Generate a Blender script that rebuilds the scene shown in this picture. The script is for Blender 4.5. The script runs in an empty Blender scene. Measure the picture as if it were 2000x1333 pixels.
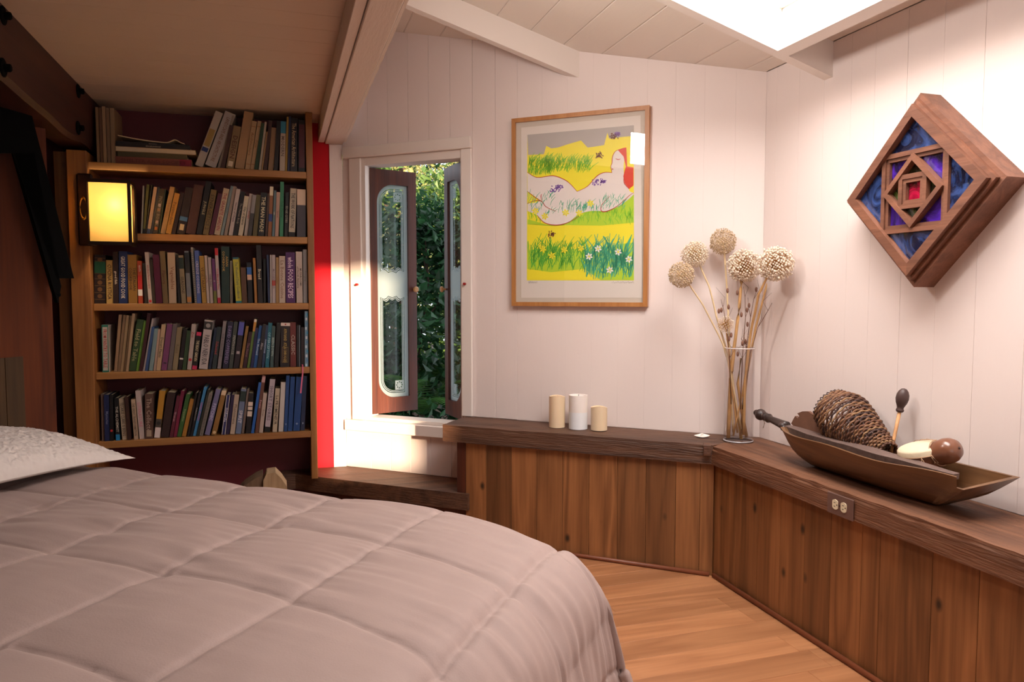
import bpy, bmesh, math, random
import numpy as np
from mathutils import Vector, Matrix, noise
random.seed(7)
SC = bpy.context.scene
COL = SC.collection
V = Vector
# ------------------------------------------------------------------ camera
F = 1450.0; PITCH = math.atan(92/F); YAW = math.atan(455/1450); EYE = 1.21
fw = V((math.sin(YAW)*math.cos(PITCH), math.cos(YAW)*math.cos(PITCH), -math.sin(PITCH)))
rt = V((math.cos(YAW), -math.sin(YAW), 0)); up = rt.cross(fw)
cam_data = bpy.data.cameras.new('camera'); cam = bpy.data.objects.new('camera', cam_data); COL.objects.link(cam)
cam_data.sensor_width = 36; cam_data.lens = F/2000*36; cam_data.clip_start = 0.02; cam_data.clip_end = 200
m = Matrix((( rt.x, up.x, -fw.x, 0), (rt.y, up.y, -fw.y, 0), (rt.z, up.z, -fw.z, EYE), (0, 0, 0, 1)))
cam.matrix_world = m
SC.camera = cam
CAMP = V((0, 0, EYE))
def hit(x, y, p, n):
    "point of the plane (p, n) that the photograph shows at pixel x, y (2000x1333)"
    r = fw + rt*((x-1000)/F) - up*((y-666.5)/F); n = V(n)
    return CAMP + r*((V(p)-CAMP).dot(n)/r.dot(n))
# ------------------------------------------------------------------ room geometry (z up, Y along the right wall)
TH = math.radians(49.5)
ub = V((math.sin(TH), -math.cos(TH), 0)); nb = V((-math.cos(TH), -math.sin(TH), 0)); vb = -nb
CL = V((0.35, 4.2494, 0))                       # corner of red wall and window wall
BW = Matrix(((ub.x, -nb.x, 0, CL.x), (ub.y, -nb.y, 0, CL.y), (0, 0, 1, 0), (0, 0, 0, 1)))   # local: s along wall, y outward
RX = 2.04; WY = 4.25; ZB = 0.57
def roofz(x): return 2.172 + 0.298*(RX-x)
def W(s, off, z): return CL + ub*s + nb*off + V((0, 0, z))
# ------------------------------------------------------------------ world, sun, lights, exposure
w = bpy.data.worlds.new('world'); SC.world = w; w.use_nodes = True
bg = w.node_tree.nodes['Background']; bg.inputs[0].default_value = (0.84, 0.90, 1.0, 1); bg.inputs[1].default_value = 1.6
sun = bpy.data.lights.new('sun', 'SUN'); sun.energy = 13; sun.angle = math.radians(1.3); sun.color = (1.0, 0.74, 0.50)
so = bpy.data.objects.new('sun', sun); COL.objects.link(so); so.location = (3, -6, 3)
so.rotation_euler = V((-0.20, 1.0, -0.15)).to_track_quat('-Z', 'Y').to_euler()
def area(name, loc, direction, sx, sy, power, color, spread=None):
    l = bpy.data.lights.new(name, 'AREA'); l.shape = 'RECTANGLE'; l.size = sx; l.size_y = sy; l.energy = power; l.color = color
    if spread: l.spread = math.radians(spread)
    o = bpy.data.objects.new(name, l); COL.objects.link(o); o.location = loc
    o.rotation_euler = V(direction).to_track_quat('-Z', 'Y').to_euler(); return o
area('skylight_daylight', (1.39, 1.63, 2.60), (0, 0, -1), 0.84, 1.60, 60, (1.0, 0.98, 0.97))
area('added_key_light', (0.385, 2.262, 2.165), (1, 0.0, -0.03), 0.13, 0.20, 9, (1.0, 0.95, 0.90))  # added lamp above the header beam: key light and picture glass reflection
area('rear_window_daylight', (0.9, -1.42, 1.55), (0.0, 1, -0.05), 1.9, 1.1, 8.0, (1.0, 0.92, 0.88))
SC.view_settings.view_transform = 'Standard'; SC.view_settings.look = 'None'; SC.view_settings.gamma = 1
SC.view_settings.use_curve_mapping = False; SC.view_settings.exposure = 0.12
# ------------------------------------------------------------------ materials
def lin(h):
    h = h.lstrip('#'); c = [int(h[i:i+2], 16)/255 for i in (0, 2, 4)]
    return tuple((v/12.92 if v <= .04045 else ((v+.055)/1.055)**2.4) for v in c) + (1,)
MATS = {}
def nt(name):
    mt = bpy.data.materials.new(name); mt.use_nodes = True; t = mt.node_tree; b = t.nodes['Principled BSDF']
    return mt, t, b
def plain(name, col, rough=.6, metal=0, sheen=0, bump=0, bscale=60, var=0, vscale=8, trans=0, emis=None, coat=0):
    if name in MATS: return MATS[name]
    mt, t, b = nt(name); N = t.nodes.new; L = t.links.new
    c = lin(col) if isinstance(col, str) else col
    if name == 'black steel': b.inputs['Specular IOR Level'].default_value = .1
    b.inputs['Base Color'].default_value = c; b.inputs['Roughness'].default_value = rough; b.inputs['Metallic'].default_value = metal
    if sheen: b.inputs['Sheen Weight'].default_value = sheen; b.inputs['Sheen Roughness'].default_value = .4
    if coat: b.inputs['Coat Weight'].default_value = coat; b.inputs['Coat Roughness'].default_value = .15
    if trans: b.inputs['Subsurface Weight'].default_value = trans; b.inputs['Subsurface Radius'].default_value = (.02, .015, .01)
    tc = N('ShaderNodeTexCoord')
    if var:
        n = N('ShaderNodeTexNoise'); n.inputs['Scale'].default_value = vscale; n.inputs['Detail'].default_value = 5; L(tc.outputs['Object'], n.inputs['Vector'])
        mx = N('ShaderNodeMix'); mx.data_type = 'RGBA'; L(n.outputs['Fac'], mx.inputs['Factor'])
        mx.inputs['A'].default_value = tuple(v*(1-var) for v in c[:3])+(1,); mx.inputs['B'].default_value = tuple(min(1, v*(1+var)) for v in c[:3])+(1,)
        L(mx.outputs['Result'], b.inputs['Base Color'])
    if bump:
        n = N('ShaderNodeTexNoise'); n.inputs['Scale'].default_value = bscale; n.inputs['Detail'].default_value = 6; L(tc.outputs['Object'], n.inputs['Vector'])
        bp = N('ShaderNodeBump'); bp.inputs['Strength'].default_value = bump; bp.inputs['Distance'].default_value = .004
        L(n.outputs['Fac'], bp.inputs['Height']); L(bp.outputs['Normal'], b.inputs['Normal'])
    MATS[name] = mt; return mt
def wood(name, light, dark, axis='z', scale=1.0, rough=.55, bump=.35, knots=0.0, ring=10, spread=.22, saw=0):
    if name in MATS: return MATS[name]
    mt, t, b = nt(name); N = t.nodes.new; L = t.links.new
    tc = N('ShaderNodeTexCoord'); oi = N('ShaderNodeObjectInfo')
    mp = N('ShaderNodeMapping'); L(tc.outputs['Object'], mp.inputs['Vector'])
    sc = [6*scale]*3; sc['xyz'.index(axis)] = .55*scale; mp.inputs['Scale'].default_value = sc
    ad = N('ShaderNodeVectorMath'); ad.operation = 'MULTIPLY_ADD'; ad.inputs[1].default_value = (37, 53, 41)
    cb = N('ShaderNodeCombineXYZ'); [L(oi.outputs['Random'], cb.inputs[i]) for i in range(3)]
    L(cb.outputs[0], ad.inputs[0]); L(mp.outputs[0], ad.inputs[2])
    n1 = N('ShaderNodeTexNoise'); n1.inputs['Scale'].default_value = 1; n1.inputs['Detail'].default_value = 3; n1.inputs['Distortion'].default_value = .6; L(ad.outputs[0], n1.inputs['Vector'])
    mu = N('ShaderNodeMath'); mu.operation = 'MULTIPLY'; mu.inputs[1].default_value = ring; L(n1.outputs['Fac'], mu.inputs[0])
    pp = N('ShaderNodeMath'); pp.operation = 'PINGPONG'; pp.inputs[1].default_value = 1; L(mu.outputs[0], pp.inputs[0])
    mp2 = N('ShaderNodeMapping'); sc2 = [90*scale]*3; sc2['xyz'.index(axis)] = 3*scale; mp2.inputs['Scale'].default_value = sc2; L(tc.outputs['Object'], mp2.inputs['Vector'])
    n2 = N('ShaderNodeTexNoise'); n2.inputs['Scale'].default_value = 1; n2.inputs['Detail'].default_value = 6; L(mp2.outputs[0], n2.inputs['Vector'])
    mixf = N('ShaderNodeMath'); mixf.operation = 'MULTIPLY_ADD'; mixf.inputs[1].default_value = .45; L(pp.outputs[0], mixf.inputs[0])
    h2 = N('ShaderNodeMath'); h2.operation = 'MULTIPLY'; h2.inputs[1].default_value = .7; L(n2.outputs['Fac'], h2.inputs[0]); L(h2.outputs[0], mixf.inputs[2])
    mx = N('ShaderNodeMix'); mx.data_type = 'RGBA'; L(mixf.outputs[0], mx.inputs['Factor']); mx.inputs['A'].default_value = lin(light); mx.inputs['B'].default_value = lin(dark)
    hs = N('ShaderNodeHueSaturation'); L(mx.outputs['Result'], hs.inputs['Color'])
    mr = N('ShaderNodeMapRange'); mr.inputs['To Min'].default_value = 1-spread; mr.inputs['To Max'].default_value = 1+spread; L(oi.outputs['Random'], mr.inputs['Value']); L(mr.outputs[0], hs.inputs['Value'])
    out = hs.outputs[0]
    if knots:
        mk = N('ShaderNodeMapping'); sk = [7]*3; sk['xyz'.index(axis)] = 4.2; mk.inputs['Scale'].default_value = sk; L(tc.outputs['Object'], mk.inputs['Vector'])
        a2 = N('ShaderNodeVectorMath'); a2.operation = 'ADD'; L(mk.outputs[0], a2.inputs[0]); L(ad.outputs[0], a2.inputs[1]) if False else L(cb.outputs[0], a2.inputs[1])
        vo = N('ShaderNodeTexVoronoi'); vo.inputs['Scale'].default_value = 1; L(a2.outputs[0], vo.inputs['Vector'])
        kr = N('ShaderNodeMapRange'); kr.inputs['From Min'].default_value = .035; kr.inputs['From Max'].default_value = .11; kr.inputs['To Min'].default_value = knots; kr.inputs['To Max'].default_value = 0; L(vo.outputs['Distance'], kr.inputs['Value'])
        mx2 = N('ShaderNodeMix'); mx2.data_type = 'RGBA'; L(kr.outputs[0], mx2.inputs['Factor']); L(out, mx2.inputs['A']); mx2.inputs['B'].default_value = (.018, .009, .005, 1)
        out = mx2.outputs['Result']
    L(out, b.inputs['Base Color']); b.inputs['Roughness'].default_value = rough
    bp = N('ShaderNodeBump'); bp.inputs['Strength'].default_value = bump; bp.inputs['Distance'].default_value = .003; L(mixf.outputs[0], bp.inputs['Height'])
    if saw:
        wv = N('ShaderNodeTexNoise'); mp3 = N('ShaderNodeMapping'); s3 = [14]*3; s3['xyz'.index(axis)] = 14; s3[2] = 160; mp3.inputs['Scale'].default_value = s3; L(tc.outputs['Object'], mp3.inputs['Vector']); L(mp3.outputs[0], wv.inputs['Vector']); wv.inputs['Scale'].default_value = 1; wv.inputs['Detail'].default_value = 4
        bp2 = N('ShaderNodeBump'); bp2.inputs['Strength'].default_value = saw; bp2.inputs['Distance'].default_value = .006; L(wv.outputs['Fac'], bp2.inputs['Height']); L(bp.outputs[0], bp2.inputs['Normal']); L(bp2.outputs[0], b.inputs['Normal'])
    else: L(bp.outputs[0], b.inputs['Normal'])
    MATS[name] = mt; return mt
def paint(name, col, rough=.5, bump=.25, bs=(22, 22, 3)):
    mt, t, b = nt(name); N = t.nodes.new; L = t.links.new
    b.inputs['Base Color'].default_value = lin(col); b.inputs['Roughness'].default_value = rough
    tc = N('ShaderNodeTexCoord'); mp = N('ShaderNodeMapping'); mp.inputs['Scale'].default_value = bs; L(tc.outputs['Object'], mp.inputs['Vector'])
    n = N('ShaderNodeTexNoise'); n.inputs['Scale'].default_value = 3; n.inputs['Detail'].default_value = 8; n.inputs['Roughness'].default_value = .65; L(mp.outputs[0], n.inputs['Vector'])
    bp = N('ShaderNodeBump'); bp.inputs['Strength'].default_value = bump; bp.inputs['Distance'].default_value = .003; L(n.outputs['Fac'], bp.inputs['Height'])
    vo = N('ShaderNodeTexVoronoi'); vo.inputs['Scale'].default_value = 5; L(tc.outputs['Object'], vo.inputs['Vector'])
    mr = N('ShaderNodeMapRange'); mr.inputs['From Max'].default_value = .05; L(vo.outputs['Distance'], mr.inputs['Value'])
    bp2 = N('ShaderNodeBump'); bp2.inputs['Strength'].default_value = .3; bp2.inputs['Distance'].default_value = .002; L(mr.outputs[0], bp2.inputs['Height']); L(bp.outputs[0], bp2.inputs['Normal'])
    L(bp2.outputs[0], b.inputs['Normal']); MATS[name] = mt; return mt
P_WALL = paint('pale pink wall paint', '#EBDCD6')
P_TRIM = paint('white trim paint', '#ECE2DA', .38, .12)
P_CEIL = paint('white ceiling paint', '#EADFD4', .55, .15, (22, 3, 22))
P_LOWC = paint('beige ceiling paint', '#CFB9A2', .6, .25, (3, 30, 22))
P_BEAM = paint('white beam paint', '#DFCFC2', .5, .7, (40, 5, 40))
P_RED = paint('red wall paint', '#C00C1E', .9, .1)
CEDAR = wood('cedar panel wood', '#A56E42', '#5E3A1E', 'z', 1, .5, .3, .93, 9, .26)
OLD_B = wood('old rough beam wood', '#74503A', '#38231A', 'x', 1.2, .6, .8, 0, 8, .05, .9)
OLD_Y = wood('old beam wood along wall', '#84573C', '#46291B', 'y', 1.2, .6, .8, 0, 8, .05, .6)
SHELF_W = wood('pine shelf wood', '#B88448', '#80512A', 'x', 1.2, .5, .25, .5, 8, .08)
POST_W = wood('fir post wood', '#B5793F', '#7A4822', 'z', 1.2, .5, .3, .5, 8, .1)
PLY_W = wood('brown plywood', '#70350F', '#3E180A', 'z', .7, .9, .25, 0, 12, .1)
REDW = wood('dark redwood', '#63301C', '#341610', 'z', 1, .5, .3, 0, 8, .1)
LBEAM = wood('red brown timber', '#4E2418', '#2A120D', 'y', .8, .5, .4, 0, 7, .1)
FLOORW = wood('oak floor wood', '#BE865C', '#966240', 'x', .9, .34, .12, 0, 11, .09)
PICW = wood('light maple frame', '#C98F55', '#A76B38', 'z', 2, .4, .1, 0, 6, .03)
SASHW = wood('stained sash wood', '#66321F', '#3A1B15', 'z', 1.5, .4, .3, 0, 8, .1)
DIAW = wood('reddish frame wood', '#8E5C44', '#5E3A2A', 'y', 2, .55, .3, 0, 7, .12)
BOWLW = wood('carved bowl wood', '#87603E', '#523621', 'y', 1.6, .42, .3, .35, 8, .02)
DARKW = wood('near black carved wood', '#54403A', '#241A18', 'y', 2.5, .38, .3, 0, 7, .1)
def glassy(name, tint=(1, 1, 1, 1), refl=.5, rough=.02, base=.04, pw=3.5):
    mt = bpy.data.materials.new(name); mt.use_nodes = True; t = mt.node_tree; t.nodes.clear(); N = t.nodes.new; L = t.links.new
    o = N('ShaderNodeOutputMaterial'); mx = N('ShaderNodeMixShader'); tr = N('ShaderNodeBsdfTransparent'); tr.inputs[0].default_value = tint
    gl = N('ShaderNodeBsdfGlossy'); gl.inputs['Roughness'].default_value = rough
    lw = N('ShaderNodeLayerWeight'); lw.inputs['Blend'].default_value = .5; p = N('ShaderNodeMath'); p.operation = 'POWER'; p.inputs[1].default_value = pw; L(lw.outputs['Facing'], p.inputs[0])
    q = N('ShaderNodeMath'); q.operation = 'MULTIPLY_ADD'; q.inputs[1].default_value = refl; q.inputs[2].default_value = base; L(p.outputs[0], q.inputs[0]); L(q.outputs[0], mx.inputs[0])
    L(tr.outputs[0], mx.inputs[1]); L(gl.outputs[0], mx.inputs[2]); L(mx.outputs[0], o.inputs[0]); MATS[name] = mt; return mt
GLASS = glassy('clear glass', (.96, .98, .97, 1), .5)
PICGLASS = glassy('picture glass', (1, 1, 1, 1), .5, .01)
VASEG = glassy('vase glass', (.97, .96, .96, 1), .55, .02, .04, 2.5)
def frosted(name, col, tr=.35):
    mt = bpy.data.materials.new(name); mt.use_nodes = True; t = mt.node_tree; t.nodes.clear(); N = t.nodes.new; L = t.links.new
    o = N('ShaderNodeOutputMaterial'); m1 = N('ShaderNodeMixShader'); m2 = N('ShaderNodeMixShader'); d = N('ShaderNodeBsdfDiffuse'); tl = N('ShaderNodeBsdfTranslucent'); tp = N('ShaderNodeBsdfTransparent')
    d.inputs[0].default_value = lin(col); tl.inputs[0].default_value = lin(col); m1.inputs[0].default_value = .5; m2.inputs[0].default_value = tr
    L(d.outputs[0], m1.inputs[1]); L(tl.outputs[0], m1.inputs[2]); L(m1.outputs[0], m2.inputs[1]); L(tp.outputs[0], m2.inputs[2]); L(m2.outputs[0], o.inputs[0]); MATS[name] = mt; return mt
FROST = frosted('etched frosted glass', '#B9C6C8', .28)
def flat(col, rough=.6): return plain('colour '+col, col, rough)
# ------------------------------------------------------------------ mesh helpers
I4 = Matrix.Identity(4)
class MB:
    def __init__(s): s.v = []; s.f = []; s.mi = []
    def add(s, vs, fs, M=None, mi=0):
        o = len(s.v); s.v += [tuple(M @ V(p)) if M else tuple(p) for p in vs]; s.f += [tuple(i+o for i in f) for f in fs]; s.mi += [mi]*len(fs); return s
    def box(s, x0, x1, y0, y1, z0, z1, M=None, mi=0, c=0):
        if c <= 0:
            vs = [(x, y, z) for z in (z0, z1) for y in (y0, y1) for x in (x0, x1)]
            return s.add(vs, [(0, 2, 3, 1), (4, 5, 7, 6), (0, 1, 5, 4), (2, 6, 7, 3), (0, 4, 6, 2), (1, 3, 7, 5)], M, mi)
        bm = bmesh.new(); bmesh.ops.create_cube(bm, size=1)
        for q in bm.verts: q.co = V(((x0+x1)/2+q.co.x*(x1-x0), (y0+y1)/2+q.co.y*(y1-y0), (z0+z1)/2+q.co.z*(z1-z0)))
        bmesh.ops.bevel(bm, geom=bm.edges[:], offset=c, segments=1, affect='EDGES'); s.bm(bm, M, mi); return s
    def bm(s, bm, M=None, mi=0):
        bm.verts.index_update(); s.add([q.co[:] for q in bm.verts], [[q.index for q in f.verts] for f in bm.faces], M, mi); bm.free()
    def prism(s, poly, a, b, M=None, mi=0, ax='z'):
        "polygon in the plane across ax, from a to b"
        def P(p, h): return {'z': (p[0], p[1], h), 'y': (p[0], h, p[1]), 'x': (h, p[0], p[1])}[ax]
        n = len(poly); vs = [P(p, a) for p in poly]+[P(p, b) for p in poly]
        return s.add(vs, [tuple(range(n))[::-1], tuple(range(n, 2*n))]+[(i, (i+1) % n, (i+1) % n+n, i+n) for i in range(n)], M, mi)
    def tube(s, pts, r, n=8, M=None, mi=0, caps=True, closed=False):
        pts = [V(p) for p in pts]; k = len(pts); rs = r if isinstance(r, (list, tuple)) else [r]*k
        vs = []; ref = V((0, 0, 1))
        for i, p in enumerate(pts):
            t = (pts[(i+1) % k]-pts[i-1]) if closed else (pts[min(i+1, k-1)]-pts[max(i-1, 0)])
            t.normalize(); a = t.cross(ref)
            if a.length < .1: a = t.cross(V((1, 0, 0)))
            a.normalize(); b2 = t.cross(a)
            vs += [tuple(p+(a*math.cos(2*math.pi*j/n)+b2*math.sin(2*math.pi*j/n))*rs[i]) for j in range(n)]
        fs = [(i*n+j, i*n+(j+1) % n, ((i+1) % k)*n+(j+1) % n, ((i+1) % k)*n+j) for i in range(k if closed else k-1) for j in range(n)]
        if caps and not closed: fs += [tuple(range(n))[::-1], tuple((k-1)*n+j for j in range(n))]
        return s.add(vs, fs, M, mi)
    def lathe(s, prof, n=32, M=None, mi=0, cap0=True, cap1=True):
        vs = [(r*math.cos(2*math.pi*j/n), r*math.sin(2*math.pi*j/n), z) for r, z in prof for j in range(n)]; k = len(prof)
        fs = [(i*n+j, i*n+(j+1) % n, (i+1)*n+(j+1) % n, (i+1)*n+j) for i in range(k-1) for j in range(n)]
        if cap0: fs.append(tuple(range(n))[::-1])
        if cap1: fs.append(tuple((k-1)*n+j for j in range(n)))
        return s.add(vs, fs, M, mi)
    def ball(s, c, r, M=None, mi=0, sub=1, sc=(1, 1, 1)):
        bm = bmesh.new(); bmesh.ops.create_icosphere(bm, subdivisions=sub, radius=r)
        for q in bm.verts: q.co = V((q.co.x*sc[0]+c[0], q.co.y*sc[1]+c[1], q.co.z*sc[2]+c[2]))
        s.bm(bm, M, mi); return s
def link_mesh(name, vs, fs, mats, root=None, smooth=False, mi=None, base=False, kind=None):
    me = bpy.data.meshes.new(name); vv = np.array([tuple(p) for p in vs], dtype=float)
    org = V((0, 0, 0))
    if root is not None: Mi = WM[root.name].inverted()
    if base:
        lo = vv.min(0); hi = vv.max(0); org = V(((lo[0]+hi[0])/2, (lo[1]+hi[1])/2, lo[2])); vv = vv-np.array(org)
    elif root is not None:
        A = np.array(Mi); vv = vv @ A[:3, :3].T + A[:3, 3]
    me.from_pydata(vv.tolist(), [], fs)
    for mt in (mats if isinstance(mats, (list, tuple)) else [mats]): me.materials.append(mt)
    if mi is not None: me.polygons.foreach_set('material_index', mi)
    if smooth:
        me.polygons.foreach_set('use_smooth', [True]*len(me.polygons))
    bm = bmesh.new(); bm.from_mesh(me); bmesh.ops.recalc_face_normals(bm, faces=bm.faces[:]); bm.to_mesh(me); bm.free()
    if smooth == 'auto':
        try: me.set_sharp_from_angle(angle=math.radians(40))
        except Exception: pass
    o = bpy.data.objects.new(name, me); COL.objects.link(o)
    o.location = org
    if root is not None: o.parent = root
    WM[o.name] = (WM[root.name].copy() if root is not None else Matrix.Translation(org))
    if kind: o['kind'] = kind
    return o
WM = {}
def B(mb, name, mats, root=None, smooth=False, **k): return link_mesh(name, mb.v, mb.f, mats, root, smooth, mb.mi, **k)
def tag(o, label, cat, group=None, kind=None):
    o['label'] = label; o['category'] = cat
    if group: o['group'] = group
    if kind: o['kind'] = kind
    return o
def thing(name, label, cat, loc, M=None, group=None):
    o = bpy.data.objects.new(name, None); COL.objects.link(o); o.empty_display_size = .05
    mw = (Matrix.Translation(V(loc)) @ (M or I4)); o.matrix_world = mw; WM[o.name] = mw
    if label: tag(o, label, cat, group)
    return o
def struct_root(name, loc=(0, 0, 0), M=None):
    o = thing(name, None, None, loc, M); o['kind'] = 'structure'; return o
def struct(mb, name, mats, **k): return B(mb, name, mats, base=True, kind='structure', **k)
def fill2d(splines, thick, M=None):
    "filled outline with holes, in local XZ facing -Y, thickness along +Y; returns vertices, faces"
    cu = bpy.data.curves.new('tmp', 'CURVE'); cu.dimensions = '2D'; cu.fill_mode = 'BOTH'; cu.extrude = thick/2
    for s in splines:
        sp = cu.splines.new('POLY'); sp.points.add(len(s)-1); sp.use_cyclic_u = True
        for q, p in zip(sp.points, s): q.co = (p[0], p[1], 0, 1)
    o = bpy.data.objects.new('tmp', cu); me = bpy.data.meshes.new_from_object(o)
    vs = [(q.co.x, -q.co.z+thick/2, q.co.y) for q in me.vertices]; fs = [tuple(p.vertices) for p in me.polygons]
    bpy.data.objects.remove(o); bpy.data.curves.remove(cu); bpy.data.meshes.remove(me)
    if M: vs = [tuple(M @ V(p)) for p in vs]
    return vs, fs
TXT = {}
def textmesh(s, bold=0):
    k = (s, bold)
    if k not in TXT:
        cu = bpy.data.curves.new('tmp', 'FONT'); cu.body = s; cu.size = 1; cu.resolution_u = 1; cu.align_x = 'CENTER'; cu.align_y = 'CENTER'; cu.offset = bold
        o = bpy.data.objects.new('tmp', cu); me = bpy.data.meshes.new_from_object(o)
        vs = [q.co[:] for q in me.vertices]; fs = [tuple(p.vertices) for p in me.polygons]
        xs = [q[0] for q in vs]; ys = [q[1] for q in vs]
        TXT[k] = (vs, fs, max(xs)-min(xs), max(ys)-min(ys), (max(xs)+min(xs))/2, (max(ys)+min(ys))/2)
        bpy.data.objects.remove(o); bpy.data.curves.remove(cu); bpy.data.meshes.remove(me)
    return TXT[k]
# ================================================================== STRUCTURE
def shear(v): return Matrix(((1, 0, 0, 0), (0, 1, 0, 0), (-0.298, 0, 1, 2.172+.298*RX), (0, 0, 0, 1)))
SH = shear(0)
def rect0(a, b_, c, d): return [(a, c), (b_, c), (b_, d), (a, d)]
# floor: oak boards running along X, plus sub floor
fl = struct_root('floor')
B(MB().box(-3.3, 2.3, -1.6, 4.4, -.12, -.022), 'subfloor', [plain('subfloor', '#4A2C18', .8)], fl)
y = -1.5; r = random.Random(3)
while y < 4.2:
    wdt = .118; xs = [-3.2]
    while xs[-1] < 2.04: xs.append(min(2.05, xs[-1]+r.uniform(.9, 1.7)))
    for a, b2 in zip(xs, xs[1:]):
        if b2-a > .05 and b2 > -.6 or y < -5: B(MB().box(a+.0004, b2-.0004, y+.0004, y+wdt-.0004, -.022, 0, c=.0008), 'board', [FLOORW], fl)
    y += wdt
# window wall (planks + backing with hole)
wb = struct_root('wall_back', CL, BW.to_3x3().to_4x4())
hx0, hx1, hz0, hz1 = .150, .736, .524, 1.912
def rs(s): return roofz(CL.x+ub.x*s)
outer = [(0, 0), (2.36, 0), (2.36, rs(2.36)+.02), (0, rs(0)+.02)]
vs, fs = fill2d([outer, [(hx0, hz0), (hx0, hz1), (hx1, hz1), (hx1, hz0)]], .08)
mb = MB(); mb.add([(v[0], v[1]+.02, v[2]) for v in vs], fs, BW); B(mb, 'backing', [P_WALL], wb)
cuts = [-.0, .168, .295, .422, .546, .672, .80, .928, 1.05, 1.18, 1.31, 1.44, 1.57, 1.70, 1.83, 1.96, 2.095, 2.2225]
def plank(a, b2, z0, z1, c, slope=True):
    mb = MB(); g_ = .0005 if c > .001 else .0001; mb.box(a+g_, b2-g_, 0, .02, z0, z1, c=c)
    if slope:
        zt = rs((a+b2)/2)
        mb.v = [(p[0], p[1], p[2]+(rs(p[0])-zt if p[2] > z1-2*c-.0001 else 0)) for p in mb.v]
    mb.v = [tuple(BW @ V(p)) for p in mb.v]
    B(mb, 'plank', [P_WALL], wb)
for a, b2 in zip(cuts, cuts[1:]):
    c = .0015 if b2 < 1.1 else .0003; zt = rs((a+b2)/2)
    if a < hx1 and b2 > hx0:
        plank(a, b2, hz1, zt, c)
        z0 = .235 if a < .87 else .57
        plank(a, b2, z0, hz0, c, False)
        if a < hx0: plank(a, hx0, hz0, hz1, .001, False)
        if b2 > hx1: plank(hx1, b2, hz0, hz1, .001, False)
    else: plank(a, b2, .235 if a < .8 else .57, zt, c)
# right wall
wr = struct_root('wall_right', (RX, 0, 0))
B(MB().box(RX+.02, RX+.10, -1.6, 2.80, 0, 2.25), 'backing', [P_WALL], wr)
ys = [2.806, 2.735, 2.59, 2.445, 2.30, 2.185, 2.042, 1.897, 1.752, 1.59]
while ys[-1] > -1.5: ys.append(ys[-1]-.145)
for a, b2 in zip(ys, ys[1:]): B(MB().box(RX, RX+.02, b2+.0002, a-.0002, .57, 2.172, c=(.0009 if a in (2.042, 1.752, 1.59) else .0003)), 'plank', [P_WALL], wr)
# roof planks over the high part, along Y, skylight cut out
ce = struct_root('ceiling')
SX0, SX1, SY0, SY1 = .99, 1.79, .86, 2.40
xs = [1.971-.1645*k for k in range(11)]; xs = [RX]+[x for x in xs if x > .37]+[.365]
def wall_y(x): return 4.2494-(x-.35)*.8541
for a, b2 in zip(xs, xs[1:]):
    for (y0, y1) in ([(-1.5, SY0), (SY1, None)] if (b2 < SX1-.01 and a > SX0) else [(-1.5, None)]):
        ya = y1 if y1 is not None else wall_y(a)+.02; yb = y1 if y1 is not None else wall_y(b2)+.02
        mb = MB(); mb.box(b2+.0004, a-.0004, y0, (ya+yb)/2, 0, .03, c=.0035)
        mb.v = [(p[0], (p[1] if p[1] < (y0+1e-2) or y1 is not None else p[1]+(ya-yb)*(p[0]-(a+b2)/2)/(a-b2)), p[2]) for p in mb.v]
        mb.v = [tuple(SH @ V(p)) for p in mb.v]
        B(mb, 'plank', [P_CEIL], ce)
mb = MB()
for (x0, x1, y0, y1) in [(.25, SX0-.03, -1.6, 5), (SX1+.05, 2.35, -1.6, 5), (SX0-.03, SX1+.05, -1.6, SY0-.03), (SX0-.03, SX1+.05, SY1+.03, 5)]:
    poly = []
    def lim(x): return 4.2494+.62/.76-(x-.35)*.8541
    poly = [(x0, y0), (x1, y0), (x1, min(y1, lim(x1))), (x0, min(y1, lim(x0)))]
    mb.prism(poly, .032, .09, SH)
B(mb, 'roof_deck', [P_CEIL], ce)
def rafter(y0, y1, x0, x1, d, xe0=None):
    "slopes with the roof; its end is cut to the wall"
    mb = MB(); mb.prism([(x0, y0), (x1, y0), (xe0 or x1, y1), (x0, y1)], -d, 0, SH); return mb
B(rafter(3.36, 3.405, .366, .35+(4.2494-3.36)/.8541, .122, .35+(4.2494-3.405)/.8541), 'rafter', [P_TRIM], ce)
B(rafter(2.40, 2.446, .366, RX, .133), 'rafter', [P_TRIM], ce)
B(rafter(.814, .86, .366, RX, .133), 'rafter', [P_TRIM], ce)
B(MB().prism([(1.79, .86), (1.838, .86), (1.838, 2.40), (1.79, 2.40)], -.133, 0, SH), 'skylight_curb', [P_TRIM], ce)
mb = MB()
mb.box(SX0-.03, SX0-.006, SY0-.03, SY1+.03, 2.47, 2.62); mb.box(SX1, SX1+.03, SY0-.03, SY1+.03, 2.27, 2.62)
mb.box(SX0, SX1, SY0-.03, SY0, 2.27, 2.62); mb.box(SX0, SX1, SY1+.006, SY1+.03, 2.27, 2.62); mb.box(SX0-.03, SX1+.03, SY0-.03, SY1+.03, 2.62, 2.65)
B(mb, 'skylight_shaft', [P_CEIL], ce)
# low flat ceiling over the sleeping alcove
yy = -1.5
while yy < 4.25:
    y1 = min(4.2495, yy+.142); B(MB().box(-3.2, .236, yy+.0005, y1-.0005, 2.14, 2.16, c=.0014), 'plank', [P_LOWC], ce); yy += .142
B(MB().box(-3.3, .25, -1.6, 4.35, 2.162, 2.2), 'alcove_deck', [P_LOWC], ce)
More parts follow.
